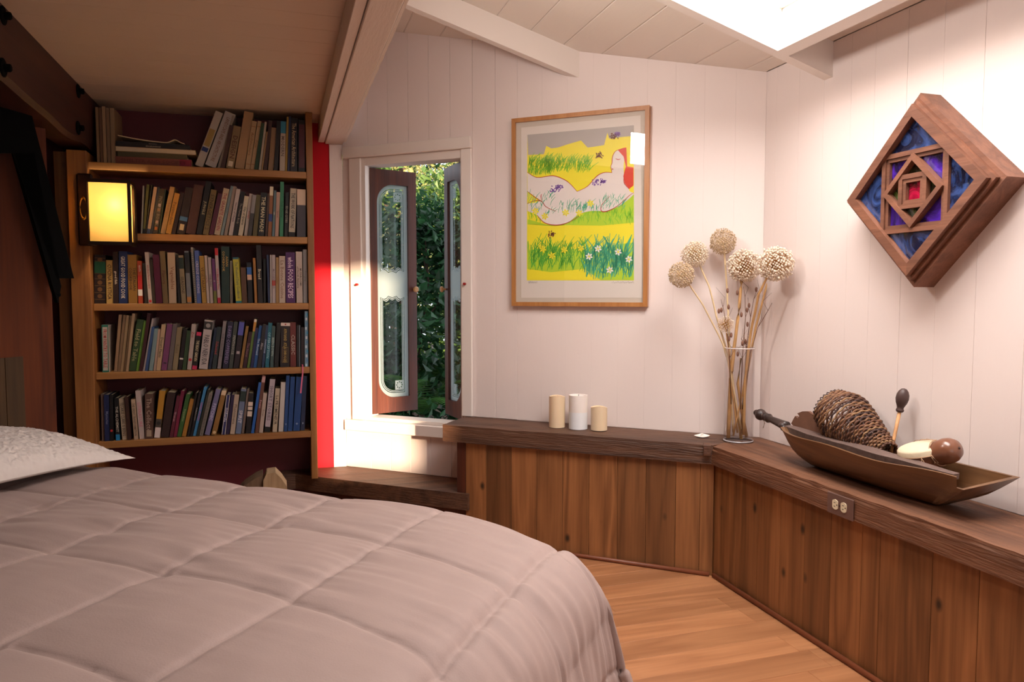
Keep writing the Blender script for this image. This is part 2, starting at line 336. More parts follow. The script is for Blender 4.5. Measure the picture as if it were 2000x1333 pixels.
# the big white header beam, three pieces with a wavy waney edge
hb = struct_root('trim_1')
mb = MB(); mb.box(.258, .352, -1.5, 4.241, 2.03, 2.14, c=.003); B(mb, 'header_beam', [P_BEAM], hb)
mb = MB(); mb.box(.222, .2555, -1.5, 4.2485, 2.038, 2.139, c=.002); B(mb, 'header_board', [P_BEAM], hb)
vs = []; fs = []; n = 220
for i in range(n+1):
    yk = -1.5+5.68*i/n; e = .366+.006*noise.noise(V((yk*3, 0, 0)))+.003*noise.noise(V((yk*14, 3, 0)))
    vs += [(.3535, yk, 2.034), (e, yk, 2.036), (e+.002, yk, 2.14), (.3535, yk, 2.14)]
for i in range(n):
    for j in range(4): fs.append((i*4+j, i*4+(j+1) % 4, i*4+4+(j+1) % 4, i*4+4+j))
fs += [(0, 1, 2, 3), (n*4+3, n*4+2, n*4+1, n*4)]
link_mesh('header_strip', vs, fs, [P_BEAM], hb)
B(MB().box(.26, .364, -1.5, 4.19, 2.1405, 2.67), 'header_wall', [P_WALL], hb)
# red alcove wall behind the bookcase, pink corner post
struct(MB().box(.1815, .2795, WY, WY+.08, 0, 2.2), 'wall_alcove', [P_RED])
P_RED_SHADE = paint('shaded red wall paint', '#5E1A24', .5, .15)  # same red wall away from the sunlit strip, its shade put into the colour
struct(MB().box(-1.9, .181, WY, WY+.08, 0, 2.2), 'wall_alcove_left', [P_RED_SHADE])
struct(MB().box(.28, .3495, WY-.008, WY+.08, .2352, 2.029, c=.001), 'trim_2', [P_WALL])
struct(MB().box(.2805, .42, WY+.03, WY+.12, 2.0, 2.7), 'trim_6', [P_WALL])
struct(MB().box(-1.98, -1.9, 2.3, 4.33, 0, 2.139), 'wall_side', [P_RED_SHADE])
struct(MB().box(-3.28, -3.2, -1.5, .75, 0, 2.139), 'wall_left', [P_WALL])
vs, fs = fill2d([rect0(-3.2, 2.1, 0, 2.9), rect0(1.335, 1.80, 1.08, 2.20)], .08)
struct(MB().add([(v[0], v[1]-1.6, v[2]) for v in vs], fs), 'wall_rear', [P_WALL])
# plywood wall at the bed head, in its own frame (x = t, y away from the room)
HB = Matrix(((vb.x, -ub.x, 0, -2.9*ub.x), (vb.y, -ub.y, 0, -2.9*ub.y), (0, 0, 1, 0), (0, 0, 0, 1)))
wl = struct_root('wall_headboard', HB.translation, HB.to_3x3().to_4x4())
B(MB().box(1.02, 2.045, 0, .02, 0, 1.87, HB, c=.001), 'plywood_panel', [PLY_W], wl)
B(MB().box(-1.6, 1.018, 0, .02, 0, 1.87, HB, c=.001), 'plywood_panel', [PLY_W], wl)
B(MB().box(-1.6, 1.75, .0, .02, 1.872, 2.139, HB), 'upper_panel', [PLY_W], wl)
for a, b2 in ((1.845, 1.915), (1.60, 1.843), (1.36, 1.598)): B(MB().box(a, b2, -.004, -.0003, 0, .966, HB, c=.001), 'lower_board', [wood('dull brown board', '#5A4020', '#34220F', 'z', 1, .8, .3, 0, 9, .12)], wl)
# red brown timber along the left, with bolts
tb = tag(thing('timber_beam', None, None, (-.905, 1.5, 1.88)), 'heavy red-brown timber beam with wavy lower edge and black bolts, under low ceiling', 'beam')
vs = []; fs = []; n = 120
for i in range(n+1):
    yk = 1.2+3.04*i/n; zl = 1.90+.035*noise.noise(V((yk*2.1, 5, 0)))-.018*math.exp(-((yk-3.5)/.3)**2)
    vs += [(-.98, yk, zl+.01), (-.845, yk, zl), (-.832, yk, zl+.02), (-.83, yk, 2.139), (-.98, yk, 2.139)]
for i in range(n):
    for j in range(5): fs.append((i*5+j, i*5+(j+1) % 5, i*5+5+(j+1) % 5, i*5+5+j))
fs += [(0, 1, 2, 3, 4), (n*5+4, n*5+3, n*5+2, n*5+1, n*5)]
link_mesh('timber', vs, fs, [LBEAM], tb)
BLK = plain('black steel', '#050505', .85)
for (px, py) in ((5, 30), (5, 132), (152, 178), (152, 250)):
    p = hit(px, py, (-.83, 0, 0), (1, 0, 0))
    M = Matrix.Translation(p) @ Matrix.Rotation(math.pi/2, 4, 'Y')
    B(MB().lathe([(.030, 0), (.030, .004), (.026, .006)], 20, M).lathe([(.013, .006), (.013, .022), (.010, .025)], 6, M), 'bolt', [BLK], tb)
# black steel angle brace in front of the plywood
br = tag(thing('steel_brace', None, None, ub*-2.86+vb*2.0+V((0, 0, 1.18))), 'black diagonal steel brace running from the timber beam down past the plywood', 'brace')
def hbp(px, py, s=-2.86): p = hit(px, py, ub*s, ub); return (p.dot(vb), p.z)
HB0 = Matrix(((vb.x, -ub.x, 0, 0), (vb.y, -ub.y, 0, 0), (0, 0, 1, 0), (0, 0, 0, 1)))
def hprism(pts, s, thk): q = [hbp(*p, s) for p in pts]; return MB().prism(q, -s-thk, -s, HB0, ax='y')
B(hprism([(0, 201), (38, 201), (57, 216), (142, 544), (108, 544)][:5]+[(22, 300), (-30, 300), (-30, 201)], -2.83, .008), 'flange', [BLK], br)
B(hprism([(22, 300), (60, 300), (113, 560), (107, 592), (98, 565)], -2.842, .02), 'web', [BLK], br)
p = hit(113, 576, ub*-2.83, ub); B(MB().ball(p, .011, sub=2), 'bolt', [BLK], br)
# trims between plywood and bookcase
struct(MB().box(-1.005, -.945, 4.05, 4.249, 0, 1.885, c=.001), 'trim_3', [POST_W])
# floor-standing panelling under the ledges
def pan(s, z): return W(s, .255, z)
PB = Matrix(((ub.x, -nb.x, 0, W(0, .25, 0).x), (ub.y, -nb.y, 0, W(0, .25, 0).y), (0, 0, 1, 0), (0, 0, 0, 1)))
pb = struct_root('wall_bench_back', PB.translation, PB.to_3x3().to_4x4())
cs = [.880, .992, 1.123, 1.253, 1.38, 1.508, 1.641, 1.77, 1.901, 2.005, 2.062]
for a, b2 in zip(cs, cs[1:]): B(MB().box(a+.0007, b2-.0007, 0, .02, 0, .487, PB, c=.001), 'panel_board', [CEDAR], pb)
pr = struct_root('wall_bench_right', (1.765, 0, 0))
cy = [2.745, 2.569, 2.428, 2.291, 2.157, 2.025, 1.886, 1.811, 1.739, 1.615, 1.467]
while cy[-1] > -1.4: cy.append(cy[-1]-.15)
for i, (a, b2) in enumerate(zip(cy, cy[1:])):
    off = 0 if i < 8 else -.004
    B(MB().box(1.765+off, 1.785, b2+.0007, a-.0007, 0, .487, c=.001), 'panel_board', [CEDAR], pr)
# dark end post of the bench and the low slab seat under the window
struct(MB().box(.832, .878, .0, .0455, .2352, .487, PB, c=.001), 'trim_4', [REDW])
mb = MB(); mb.prism([(0, WY-.001), (.35-.002, WY-.001), tuple(W(.90, .001, 0))[:2], tuple(W(.90, .27, 0))[:2], tuple(W(-.14, .27, 0))[:2], (0, 4.14)], .155, .235)
o = B(mb, 'slab_seat', [OLD_B], None, base=True)
tag(o, 'low rough brown timber slab under the window, beside the bookcase', 'ledge')
struct(MB().prism([tuple(W(.879, .24, 0))[:2], tuple(W(.879, .225, 0))[:2], tuple(W(-.10, .225, 0))[:2], tuple(W(-.10, .24, 0))[:2]], 0, .154), 'trim_5', [REDW])
# ledges
def rough_beam(L, wd, h, seed, nx=150, nz=8, ny=7):
    "box surface with hewn unevenness; x along, y depth (0 front), z up from 0"
    def f(x, y, z):
        dv = noise.noise(V((x*3+seed, z*9, y*9)))*.0025+noise.noise(V((x*16+seed, z*30, y*30)))*.0014
        ex = 0
        if y < .02 and z > h-.02: ex = abs(noise.noise(V((x*7+seed, 2, 1))))*.008
        return (x, y-dv*(1 if y < .01 else 0)+ex, z+dv*(1 if z > h-.01 else (-.7 if z < .01 else 0))-ex)
    prof = [(0, z*h/nz) for z in range(nz+1)]+[(yv*wd/ny, h) for yv in range(1, ny+1)]+[(wd, 0)]+[(yv*wd/ny, 0) for yv in range(ny-1, 0, -1)]
    k = len(prof); vs = [f(L*i/nx, a, b3) for i in range(nx+1) for a, b3 in prof]
    fs = [(i*k+j, i*k+(j+1) % k, (i+1)*k+(j+1) % k, (i+1)*k+j) for i in range(nx) for j in range(k)]
    fs += [tuple(range(k))[::-1], tuple(nx*k+j for j in range(k))]
    return vs, fs
LB = Matrix(((ub.x, -nb.x, 0, W(.765, .27, .488).x), (ub.y, -nb.y, 0, W(.765, .27, .488).y), (0, 0, 1, .488), (0, 0, 0, 1)))
lb = tag(thing('timber_ledge', None, None, W(.765, .27, .488), LB.to_3x3().to_4x4()), 'dark rough-sawn timber ledge topping the panelling under the picture', 'ledge')
Lm = 2.058-.765; vs, fs = rough_beam(Lm, .268, .082, 3)
def mit(v):   # mitre cut: far end follows the joint plane
    k = (2.2225-2.053)/.27; x, y, z = v; return (x*(1+k*y/Lm), y, z)
link_mesh('timber', [tuple(LB @ V(mit(v))) for v in vs], fs, [OLD_B], lb)
rl = tag(thing('timber_ledge', None, None, (1.735, 0, .488)), 'reddish-brown timber ledge along the right wall, carrying the wooden bowl', 'ledge')
L2 = 2.716+1.5; vs, fs = rough_beam(L2, .303, .082, 11, 260)
k2 = (2.806-2.711)/.305
vs = [(1.735+y, -1.5+x*(1+k2*y/L2), .488+z) for (x, y, z) in vs]
link_mesh('timber', vs, fs, [OLD_Y], rl)
q = W(2.035, .281, .528); CB = Matrix.Translation(q) @ Matrix.Rotation(-.5, 4, 'Z')
B(MB().box(-.014, .016, -.012, .05, 0, .0445, CB, c=.0015), 'wedge_block', [OLD_Y], rl)
# base mouldings
def bead(path, name):
    mb = MB(); pts = [V(p) for p in path]; mb.tube([p+V((0, 0, .009)) for p in pts], .010, 8); return struct(mb, name, [REDW if 0 else plain('bead wood', '#7A4228', .45, var=.2, vscale=20)], smooth=True)
bead([W(.88, .262, 0), W(2.050, .262, 0)], 'baseboard_back')
bead([(1.752, 2.705, 0), (1.748, -1.4, 0)], 'baseboard_right')
# ------------------------------------------------------------------ window
wi = struct_root('window_1', W(.44, 0, .5), BW.to_3x3().to_4x4())
def wbox(a, b2, y0, y1, z0, z1, c=.002, name='casing', mat=P_TRIM): return B(MB().box(a, b2, y0, y1, z0, z1, BW, c=c), name, [mat], wi)
wbox(.055, .128, -.018, -.0004, .510, 1.950); wbox(.742, .800, -.018, -.0004, .572, 1.950)
wbox(.022, .802, -.030, -.0004, 1.951, 2.010, .003, 'head_casing')
wbox(.015, .770, -.036, -.0004, .449, .508, .003, 'sill_board')
for (a, b2, z0, z1) in ((.128, .152, .509, 1.95), (.734, .7415, .509, 1.95), (.1525, .7335, 1.908, 1.95), (.1525, .7335, .509, .527)): wbox(a, b2, -.006, .095, z0, z1, .001, 'jamb')
for s_ in (.104, .765): B(MB().tube([W(s_, .019, 1.262), W(s_, .034, 1.262)], .0065, 8), 'red_peg', [flat('#A01818')], wi)
def dshape(w_, h_, r_, rnd_left, x0=0, z0=0, n=10):
    pts = []
    if rnd_left:
        pts += [(x0+w_, z0), (x0+w_, z0+h_)]
        pts += [(x0+r_-r_*math.sin(a), z0+h_-r_+r_*math.cos(a)) for a in [math.pi/2*i/n for i in range(n+1)]]
        pts += [(x0+r_-r_*math.cos(a), z0+r_-r_*math.sin(a)) for a in [math.pi/2*i/n for i in range(n+1)]]
    else:
        pts += [(x0, z0+h_), (x0, z0)]
        pts += [(x0+w_-r_+r_*math.sin(a), z0+r_-r_*math.cos(a)) for a in [math.pi/2*i/n for i in range(n+1)]]
        pts += [(x0+w_-r_+r_*math.cos(a), z0+h_-r_+r_*math.sin(a)) for a in [math.pi/2*i/n for i in range(n+1)]]
    return pts
def sash(s_h, phi, left):
    Wd, Hh = .288, 1.366; sg = 1 if left else -1
    ax = ub*(math.cos(phi)*sg)-nb*math.sin(phi)             # along the sash from the hinge
    hp = W(s_h, -.032, .536)
    if left: X = ax; org = hp
    else: X = -ax; org = hp+ax*Wd
    Yv = V((0, 0, 1)).cross(X); M = Matrix(((X.x, Yv.x, 0, org.x), (X.y, Yv.y, 0, org.y), (0, 0, 1, org.z), (0, 0, 0, 1)))
    # clear region in local x: hinge side stile wide, free stile narrow
    px0 = .040 if left else .052; pw = Wd-.092; pz0 = .085; ph = Hh-.165; R = .105
    D = dshape(pw, ph, R, left, px0, pz0, 12)
    vs, fs = fill2d([[(0, 0), (Wd, 0), (Wd, Hh), (0, Hh)], D], .034, M)
    so_ = link_mesh('sash', vs, fs, [SASHW], wi)
    mid0 = pz0+ph*.475; mid1 = pz0+ph*.595; b = .022
    def window(z0, z1, top, g):
        x0 = px0+b+g; x1 = px0+pw-b-g; z0 += g; z1 -= g; r_ = max(.02, R-b-g); n = 8; w_ = x1-x0
        def scal(zz, sgn):     # scalloped edge toward the middle band
            return [(x0+w_*k/12, zz+sgn*(.010*math.sin(math.pi*((k % 12)/12)*3)**2-.008*(1 if 3 < k < 9 else 0))) for k in range(13)]
        if top: pts = scal(z0, 1); base = dshape(w_, 2*(z1-z0), r_, left, x0, z1-2*(z1-z0), n); arc = [p for p in base if p[1] > z1-r_-.001]
        else: pts = scal(z1, -1); base = dshape(w_, 2*(z1-z0), r_, left, x0, z0, n); arc = [p for p in base if p[1] < z0+r_+.001]
        arc.sort(key=lambda p: math.atan2(p[1]-(z0+z1)/2, p[0]-(x0+x1)/2))
        cx_, cz_ = (x0+x1)/2, (z0+z1)/2
        allp = pts+arc; allp.sort(key=lambda p: math.atan2((p[1]-cz_)/(z1-z0), (p[0]-cx_)/w_)); return allp
    wu = window(mid1, pz0+ph-b, True, 0); wl_ = window(pz0+b, mid0, False, 0)
    T = M @ Matrix.Translation((0, .015, 0))
    vs, fs = fill2d([D, wu, wl_], .003, T); link_mesh('etched_border', vs, fs, [FROST], so_)
    for top, (a, c2) in ((True, (mid1, pz0+ph-b)), (False, (pz0+b, mid0))):
        for g0, g1 in ((.004, .009), (.013, .016)):
            vs, fs = fill2d([window(a, c2, top, g0), window(a, c2, top, g1)], .003, T); link_mesh('etched_line', vs, fs, [FROST], so_)
    vs, fs = fill2d([dshape(pw-.001, ph-.001, R, left, px0+.0005, pz0+.0005)], .0012, M @ Matrix.Translation((0, .020, 0))); link_mesh('pane', vs, fs, [GLASS], so_)
    for zc in (pz0+ph-b-.045, pz0+b+.045):    # square flower motif in the free side corner
        xc = px0+pw-b-.036 if left else px0+b+.036
        holes = [[(xc+.017*math.cos(k*math.pi/4)+.0048*math.cos(j*1.257), zc+.017*math.sin(k*math.pi/4)+.0048*math.sin(j*1.257)) for j in range(5)] for k in range(8)]
        vs, fs = fill2d([[(xc-.026, zc-.026), (xc+.026, zc-.026), (xc+.026, zc+.026), (xc-.026, zc+.026)]]+holes, .003, T); link_mesh('etched_motif', vs, fs, [FROST], so_)
    xk = Wd-.018 if left else .018
    B(MB().lathe([(.005, 0), (.005, .012), (.015, .016), (.017, .024), (.012, .030)], 16, M @ Matrix.Translation((xk, -.001, .70)) @ Matrix.Rotation(math.pi/2, 4, 'X')), 'knob', [plain('tan wooden knob', '#B98A5A', .4)], so_, smooth='auto')
    return so_
sash(.158, math.radians(60), True); sash(.728, math.radians(42), False)
# ================================================================== BOOKCASE
bc = tag(thing('bookcase', None, None, (-.35, 4.1, .235)), 'built-in pine bookcase of five shelves filled with books, against the red wall', 'bookcase')
SHZ = [1.836, 1.503, 1.163, .830, .492]
B(MB().box(.148, .181, 4.0, 4.249, .2352, 2.139, c=.002), 'side_panel', [wood('pine side wood', '#A87238', '#6E4420', 'z', 1.2, .5, .25, .6, 8, .02)], bc)
B(MB().box(-.932, -.849, 3.965, 4.249, 0, 1.882, c=.002), 'side_post', [POST_W], bc)
for i, z in enumerate(SHZ):
    B(MB().box(-.8485, .1475, 4.0, 4.249, z-.034, z, c=.002), 'shelf', [SHELF_W], bc)
# table of books: bottom-left, bottom-right, top-left, top y (crop pixels), colour name, hex, title, title hex, style
T1 = """890 960 1070 110 white|#CFC3B4||  |lab_tan
970 1078 1150 110 pale grey-white|#C8C0BA|LANDSCAPE AND ARCHITECTURE|#7A5A40
1082 1108 1232 150 thin grey|#A89C8C||
1110 1150 1195 232 dark brown|#4A2A22||
1152 1218 1212 230 library tan|#A08458|DESIGN|#5A3020|lab_white
1226 1310 1308 110 large plain tan|#C39A6C||
1312 1354 1372 195 cream|#D2AE7C|Architecture|#8A6038|bands
1356 1388 1420 195 narrow cream|#D6B384|Form|#8A6038|bands
1390 1424 1452 215 forest green|#23492A||
1426 1444 1476 205 thin white|#CDBFA8|.|#444444
1446 1464 1496 285 thin tan|#B08A5A||
1466 1500 1510 190 chestnut brown|#4E2C22||
1504 1550 1534 250 dull tan|#A98660||
1552 1592 1580 200 matt black|#1A1413||
1600 1644 1610 200 white and blue|#D4C0AC|MODERN|#60504A|top_blue
1646 1664 1660 160 narrow yellow|#D9B04A||
1667 1688 1686 160 narrow navy|#23305C||
1690 1748 1690 170 black lettered|#17131A|The American Architecture|#B8A07A
1756 1812 1756 190 black and maroon|#5C1F2C|||frame_black"""
T2 = """446 458 462 735 narrow white|#D8CDBB|X|#555555
460 482 494 722 olive green|#8B8440|||base_black
484 494 534 725 thin dark|#2A1C18||
496 526 556 745 pinkish white|#E0B898||  |base_navy
528 546 590 745 slim navy|#2A3048||
548 590 606 760 dark pictorial|#33241F|PICTURE BOOK|#8A8070|spots
592 604 646 765 slim dark green|#2A3A2A||
606 648 690 740 pale tan|#CDA06A|Landscapes|#8A6238
652 698 730 795 amber yellow|#DDA045|Postmodern|#6A4420
700 738 786 790 slim dark brown|#3C221C||
742 812 816 742 black labelled|#2C1A1A|||lab_blue
817 904 890 722 wide brown|#5A3226||
907 956 990 697 black typographic|#141210|JUNGLE|#B8A880
960 1010 1032 765 khaki|#8F7440|SYNERGETICS 2|#3A2A18
1012 1053 1090 800 plum|#5E1B36||
1055 1105 1137 755 large cream|#D9BE9C|THE GRANITE GARDEN|#8C2A3C
1108 1134 1196 737 pale blue-grey|#8C9A9A|The City|#5A5048
1136 1164 1216 737 pinkish grey|#B89A84||
1175 1210 1242 760 tall white|#DCC8BC|Visions of Utopia|#5A3040
1212 1250 1282 782 black patterned|#1B1718|The Human Body|#9A8A78
1255 1300 1310 820 cream black-lettered|#E0CFB2|City of Quartz|#14110F
1304 1334 1350 800 white thin|#D8C4B4|essays|#A04030
1336 1374 1384 812 grey photographic|#4A4442|||top_grey
1376 1414 1406 810 moss olive|#6A5C2C||
1420 1474 1446 790 black gold-lettered|#12100E|THE MAN MADE|#D8C9A0
1480 1498 1500 800 slim umber|#54382A||
1504 1534 1520 742 orange-tan|#A5683A|||top_white_blue
1538 1558 1555 775 slim steel blue|#6E8488|Light|#D0C8B8
1562 1594 1576 790 pale pink|#D2A690|Spaces|#7A5040
1600 1632 1606 702 tall mint green|#3F9468|Town Planning|#1E5A3A
1640 1668 1650 790 narrow black|#1C1A1A|EDGE CITIES|#A09888
1675 1730 1690 755 thick white|#DCC9AC|THE WORK OF NATIONS|#2A2A30|base_black
1745 1820 1745 765 white and grey|#4C454C|||top_cream"""
T3 = """60 156 60 160 dark green-banded|#2E1C16|||ornate
162 218 158 206 butter yellow|#E0B464|CUCINA RUSTICA|#3A2418
220 265 215 136 dark brown lettered|#3A221A|good fish|#E0CDB0
268 340 265 132 royal navy|#22356A|GREAT GOOD FOOD COOK|#E4D4C0
344 420 335 160 mustard|#B07C30|THE ITALIAN COOKBOOK|#4A3018
426 464 415 212 orange and white|#D8562E|RISOTTO|#F0E0D0|base_white
478 510 460 232 dark faded|#3C3024||
513 545 480 140 white panini|#E6CDBC|300 Best Panini recipes|#A03828|base_red
547 572 520 200 dark olive|#4A3A24||
575 628 545 160 wine|#6A1438|x|#3A0A20
631 676 600 130 dull olive|#8A7046|Flavors|#5A3020
680 745 665 142 wide cream|#E0BE9A|Vegetables|#8A5A3C
758 782 742 160 slim black|#1E1712||
786 826 758 165 mottled beige|#A8926C|SEASONS|#3A2A1A|top_dark
834 870 808 130 black and grey|#8A8A8C|||top_black
895 912 862 100 grey beaded|#B0A69A|||beads
914 950 890 125 periwinkle blue|#5A70B4|CREOLE COOKING|#C8C0D0
958 998 932 170 golden yellow|#CC9A40|VEGETARIAN|#5A3A18
999 1019 976 168 slender white|#DCC4B6|Low Fat|#8A3030
1024 1050 1003 182 bone white|#D8BEB2|ONE DISH|#3A2A40
1056 1082 1035 195 purple and olive|#7A3A78|||base_olive
1086 1112 1060 106 white and red|#E0C6BE|One Bite at a Time|#C02030|top_red
1118 1186 1115 92 bottle green|#1C3A32|ASIAN COOKBOOK|#C89A4A
1190 1210 1188 212 wire-bound|#A09078|||beads
1238 1288 1210 182 bright yellow|#D8C840|The Weekend Dairy Cookbook|#4A6050|base_teal
1290 1334 1275 266 plain brown|#6B452A||
1340 1380 1326 225 black banded|#15131A|||band_blue
1394 1416 1378 188 slim apricot|#C8843A|x|#6A3018
1424 1464 1406 82 tall dark|#241A1A|Bread|#D8C8A8
1468 1486 1466 195 thin black|#14120F||
1505 1522 1492 162 dark blue|#2C3A60||
1523 1537 1520 162 thin ivory|#DCCAC0||
1540 1567 1538 162 greyish white|#D0BEBA|MOOSEWOOD|#6A5A60|band_red
1570 1597 1570 183 soft tan|#BE9258|Italian|#8A6238
1599 1650 1597 172 ivory|#E0C8B2|La Bonne Cuisine|#8A6A58
1655 1735 1650 140 thick purple|#5A1E66|whole FOOD RECIPES|#E6C8D8
1742 1796 1735 135 white mushroom|#E2CAB8|MUSHROOMS|#4A3A34
1799 1834 1795 118 light grey|#A49C98|Foraging|#6A6460"""
T4 = """130 186 122 745 white and green|#E6D6C6|FROM PANTRY TO TABLE|#B04038|frame_teal
222 249 262 660 warm beige|#B8906C||
251 274 300 662 greyish tan|#9A7858||
276 299 326 665 sandy|#B2926A|.|#7A5A3A
301 320 355 668 dull brown|#7A5C3C||
322 344 376 650 light sand|#CBA982||
346 404 416 697 deep green|#37542C|Field to Table|#A8A070
406 432 473 708 lime green|#7AA83A|Herbs|#3F6A2A
434 462 505 645 slim maroon|#4A1C20||
464 479 540 690 thin pale|#C8B8B4||
481 509 546 760 cobalt|#3A5A90||
512 550 556 775 pale blue|#8FA8AA||
552 573 592 780 rosy cream|#D4B09A||
576 612 622 740 cream desert|#D8B48C|Desert Plants|#2C241C
616 664 666 735 mauve|#8A4674|||dot_black
668 704 716 735 ash grey|#7A6C68||
708 750 750 765 stone|#A08C68|Rumi|#6A5A40
756 788 802 775 black stickered|#231416|||band_white_low
792 824 832 790 black and green|#36502C||
832 868 872 738 white pinkish|#D0BCB0|Zen|#A03030|dot_red
872 914 912 802 black and pink|#1C1612|THE BEAST GARDEN|#D8C8A0|ends_pink
930 1004 978 702 thick white poetry|#DACAC4|PABLO NERUDA|#4A4444|top_photo
1008 1034 1060 768 ink blue|#1E2E48||
1037 1074 1082 760 dark slate|#2C3A3C|Selected|#B04040
1082 1112 1132 712 silver grey|#9C9090|THE RIGHTEOUS|#5A5254
1126 1174 1170 716 midnight blue|#1C1C3C|DAVID COPPERFIELD|#8A7AA0
1177 1210 1222 718 grey-green|#4A5048|PENTHOUSE|#A8A49A
1216 1262 1266 712 violet and black|#2A1C24|||top_violet
1266 1290 1321 755 ochre|#A87A3A||
1293 1326 1346 802 burgundy|#3C1420|The Secret|#A07078
1329 1354 1391 697 yellow-green|#6E8A3A|||top_orange
1356 1380 1401 770 indigo|#2A2A5C||
1382 1411 1431 750 azure|#2A64A8|The Mermaid|#C8D4E0
1414 1449 1461 742 charcoal|#2C282C|Alice|#B0A8A8
1451 1476 1491 745 slate blue|#34486A|SHAKESPEARE|#A8B4C8
1479 1519 1509 728 teal|#1F7488|OF PERCEPTION|#9AC0C8
1521 1550 1537 755 grey teal|#4A6260|BEEN DOWN|#A8B8B0
1556 1598 1591 730 blackish|#1A1614||
1606 1688 1605 728 thick black gilt|#2A1C1C|AYN RAND  ATLAS SHRUGGED|#B89A50|top_white
1690 1740 1688 725 red-brown|#7A2E26|CLASSIC|#B0A090|
1744 1774 1742 748 black ribboned|#161214|||edge_grey
1780 1811 1780 766 dark brown plain|#2A1A18||
1815 1845 1813 632 tall blue-and-white|#8FB4CC|||speckle"""
T5 = """120 146 112 300 taupe|#7A6054|||
147 190 140 305 dark navy|#1E2C5C|Mysteries|#7A80A0
192 222 188 305 jet black|#181416|||dot_red
240 275 226 332 black and cyan|#151316|THE ALCHEMIST|#C8BCAC|base_cyan
292 336 262 337 cream capital-lettered|#D8BEA0|TECARSE CLARK IS BEING|#3A3028
340 370 313 322 brown faded|#46281E||
392 426 366 342 pale cream|#DCBC9C|THE GREAT TRANSFORMATION|#5A4A3E
436 480 399 272 tall pink-white|#E2CCC4|LITERATURE|#C87A88
482 552 482 297 cocoa brown|#6A4A3E|The Collected|#A89080|lab_lowgrey
555 605 600 272 yellow and white|#D89A30|||ylw
611 680 668 282 wide dark brown|#3A2220||
683 712 747 312 dusky rose|#6E2238|Women|#C89AA4
716 744 782 272 magenta|#8A1E44||
745 782 824 297 grass green|#3E6E30|Inspiration|#A8B480
786 828 860 337 amber|#C08430||
832 850 900 290 slim black-brown|#221812||
856 876 930 282 black script|#17141A|Reading like a writer|#C8C0B8
879 905 972 240 sky blue|#4A9AD0|LEARN SPANISH|#C05A90
908 928 1004 260 slim dark olive|#2E3024||
932 962 1017 290 grey ringed|#A09488|||beads
974 1018 1072 257 lavender|#8E86B0|PSYCHIC|#C8C0DC
1032 1074 1122 267 tan flame|#A8783C|||top_paper
1118 1150 1160 305 navy and white|#2A2C6A|Siddhartha|#C8C4D8|sides_white
1153 1182 1200 305 deep violet|#2E1E48||
1188 1228 1227 302 light cream|#D4BCA6|Phenomena|#6A5A50
1233 1280 1281 255 blue landscape|#7A88A8|SPIRIT|#D8D4D8|top_dark
1284 1307 1330 265 brownish grey|#8A7468||
1319 1360 1346 290 black white-labelled|#1E181A|||bands_white
1363 1392 1430 200 vivid blue|#2C6CC0||
1396 1425 1456 140 brown and pink|#7A4A38|Poems|#C89AA0|top_pink
1429 1462 1466 292 pinkish cream|#D8C0B0|Essays|#7A6A60
1474 1520 1521 175 white and charcoal|#D6C4CC|SHORT STORIES|#6A6068|base_black
1541 1580 1566 252 cream serif|#D8C2A6|Le PROMENEUR|#3A342C
1591 1632 1612 200 glossy white|#E4D8CE||
1636 1665 1656 145 slim royal blue|#1C4C8C|||plus
1669 1708 1692 155 royal blue|#1C4E90||
1713 1770 1740 155 broad royal blue|#1B4C8E|||plus
1775 1810 1795 150 shadowed navy|#1C2C50|||plus"""
def shX(px, py, Y): p = hit(px, py, (0, Y, 0), (0, 1, 0)); return p.x, p.z
SP = 2000/470
PAGE = plain('book page edges', '#CDBD9C', .85, var=.1, vscale=120)
def cmat(h): return plain('cover '+h, tuple(v*.66 for v in lin(h)[:3])+(1,), .5, bump=.1, bscale=90)
ORD = ['top', 'second', 'third', 'fourth', 'bottom']
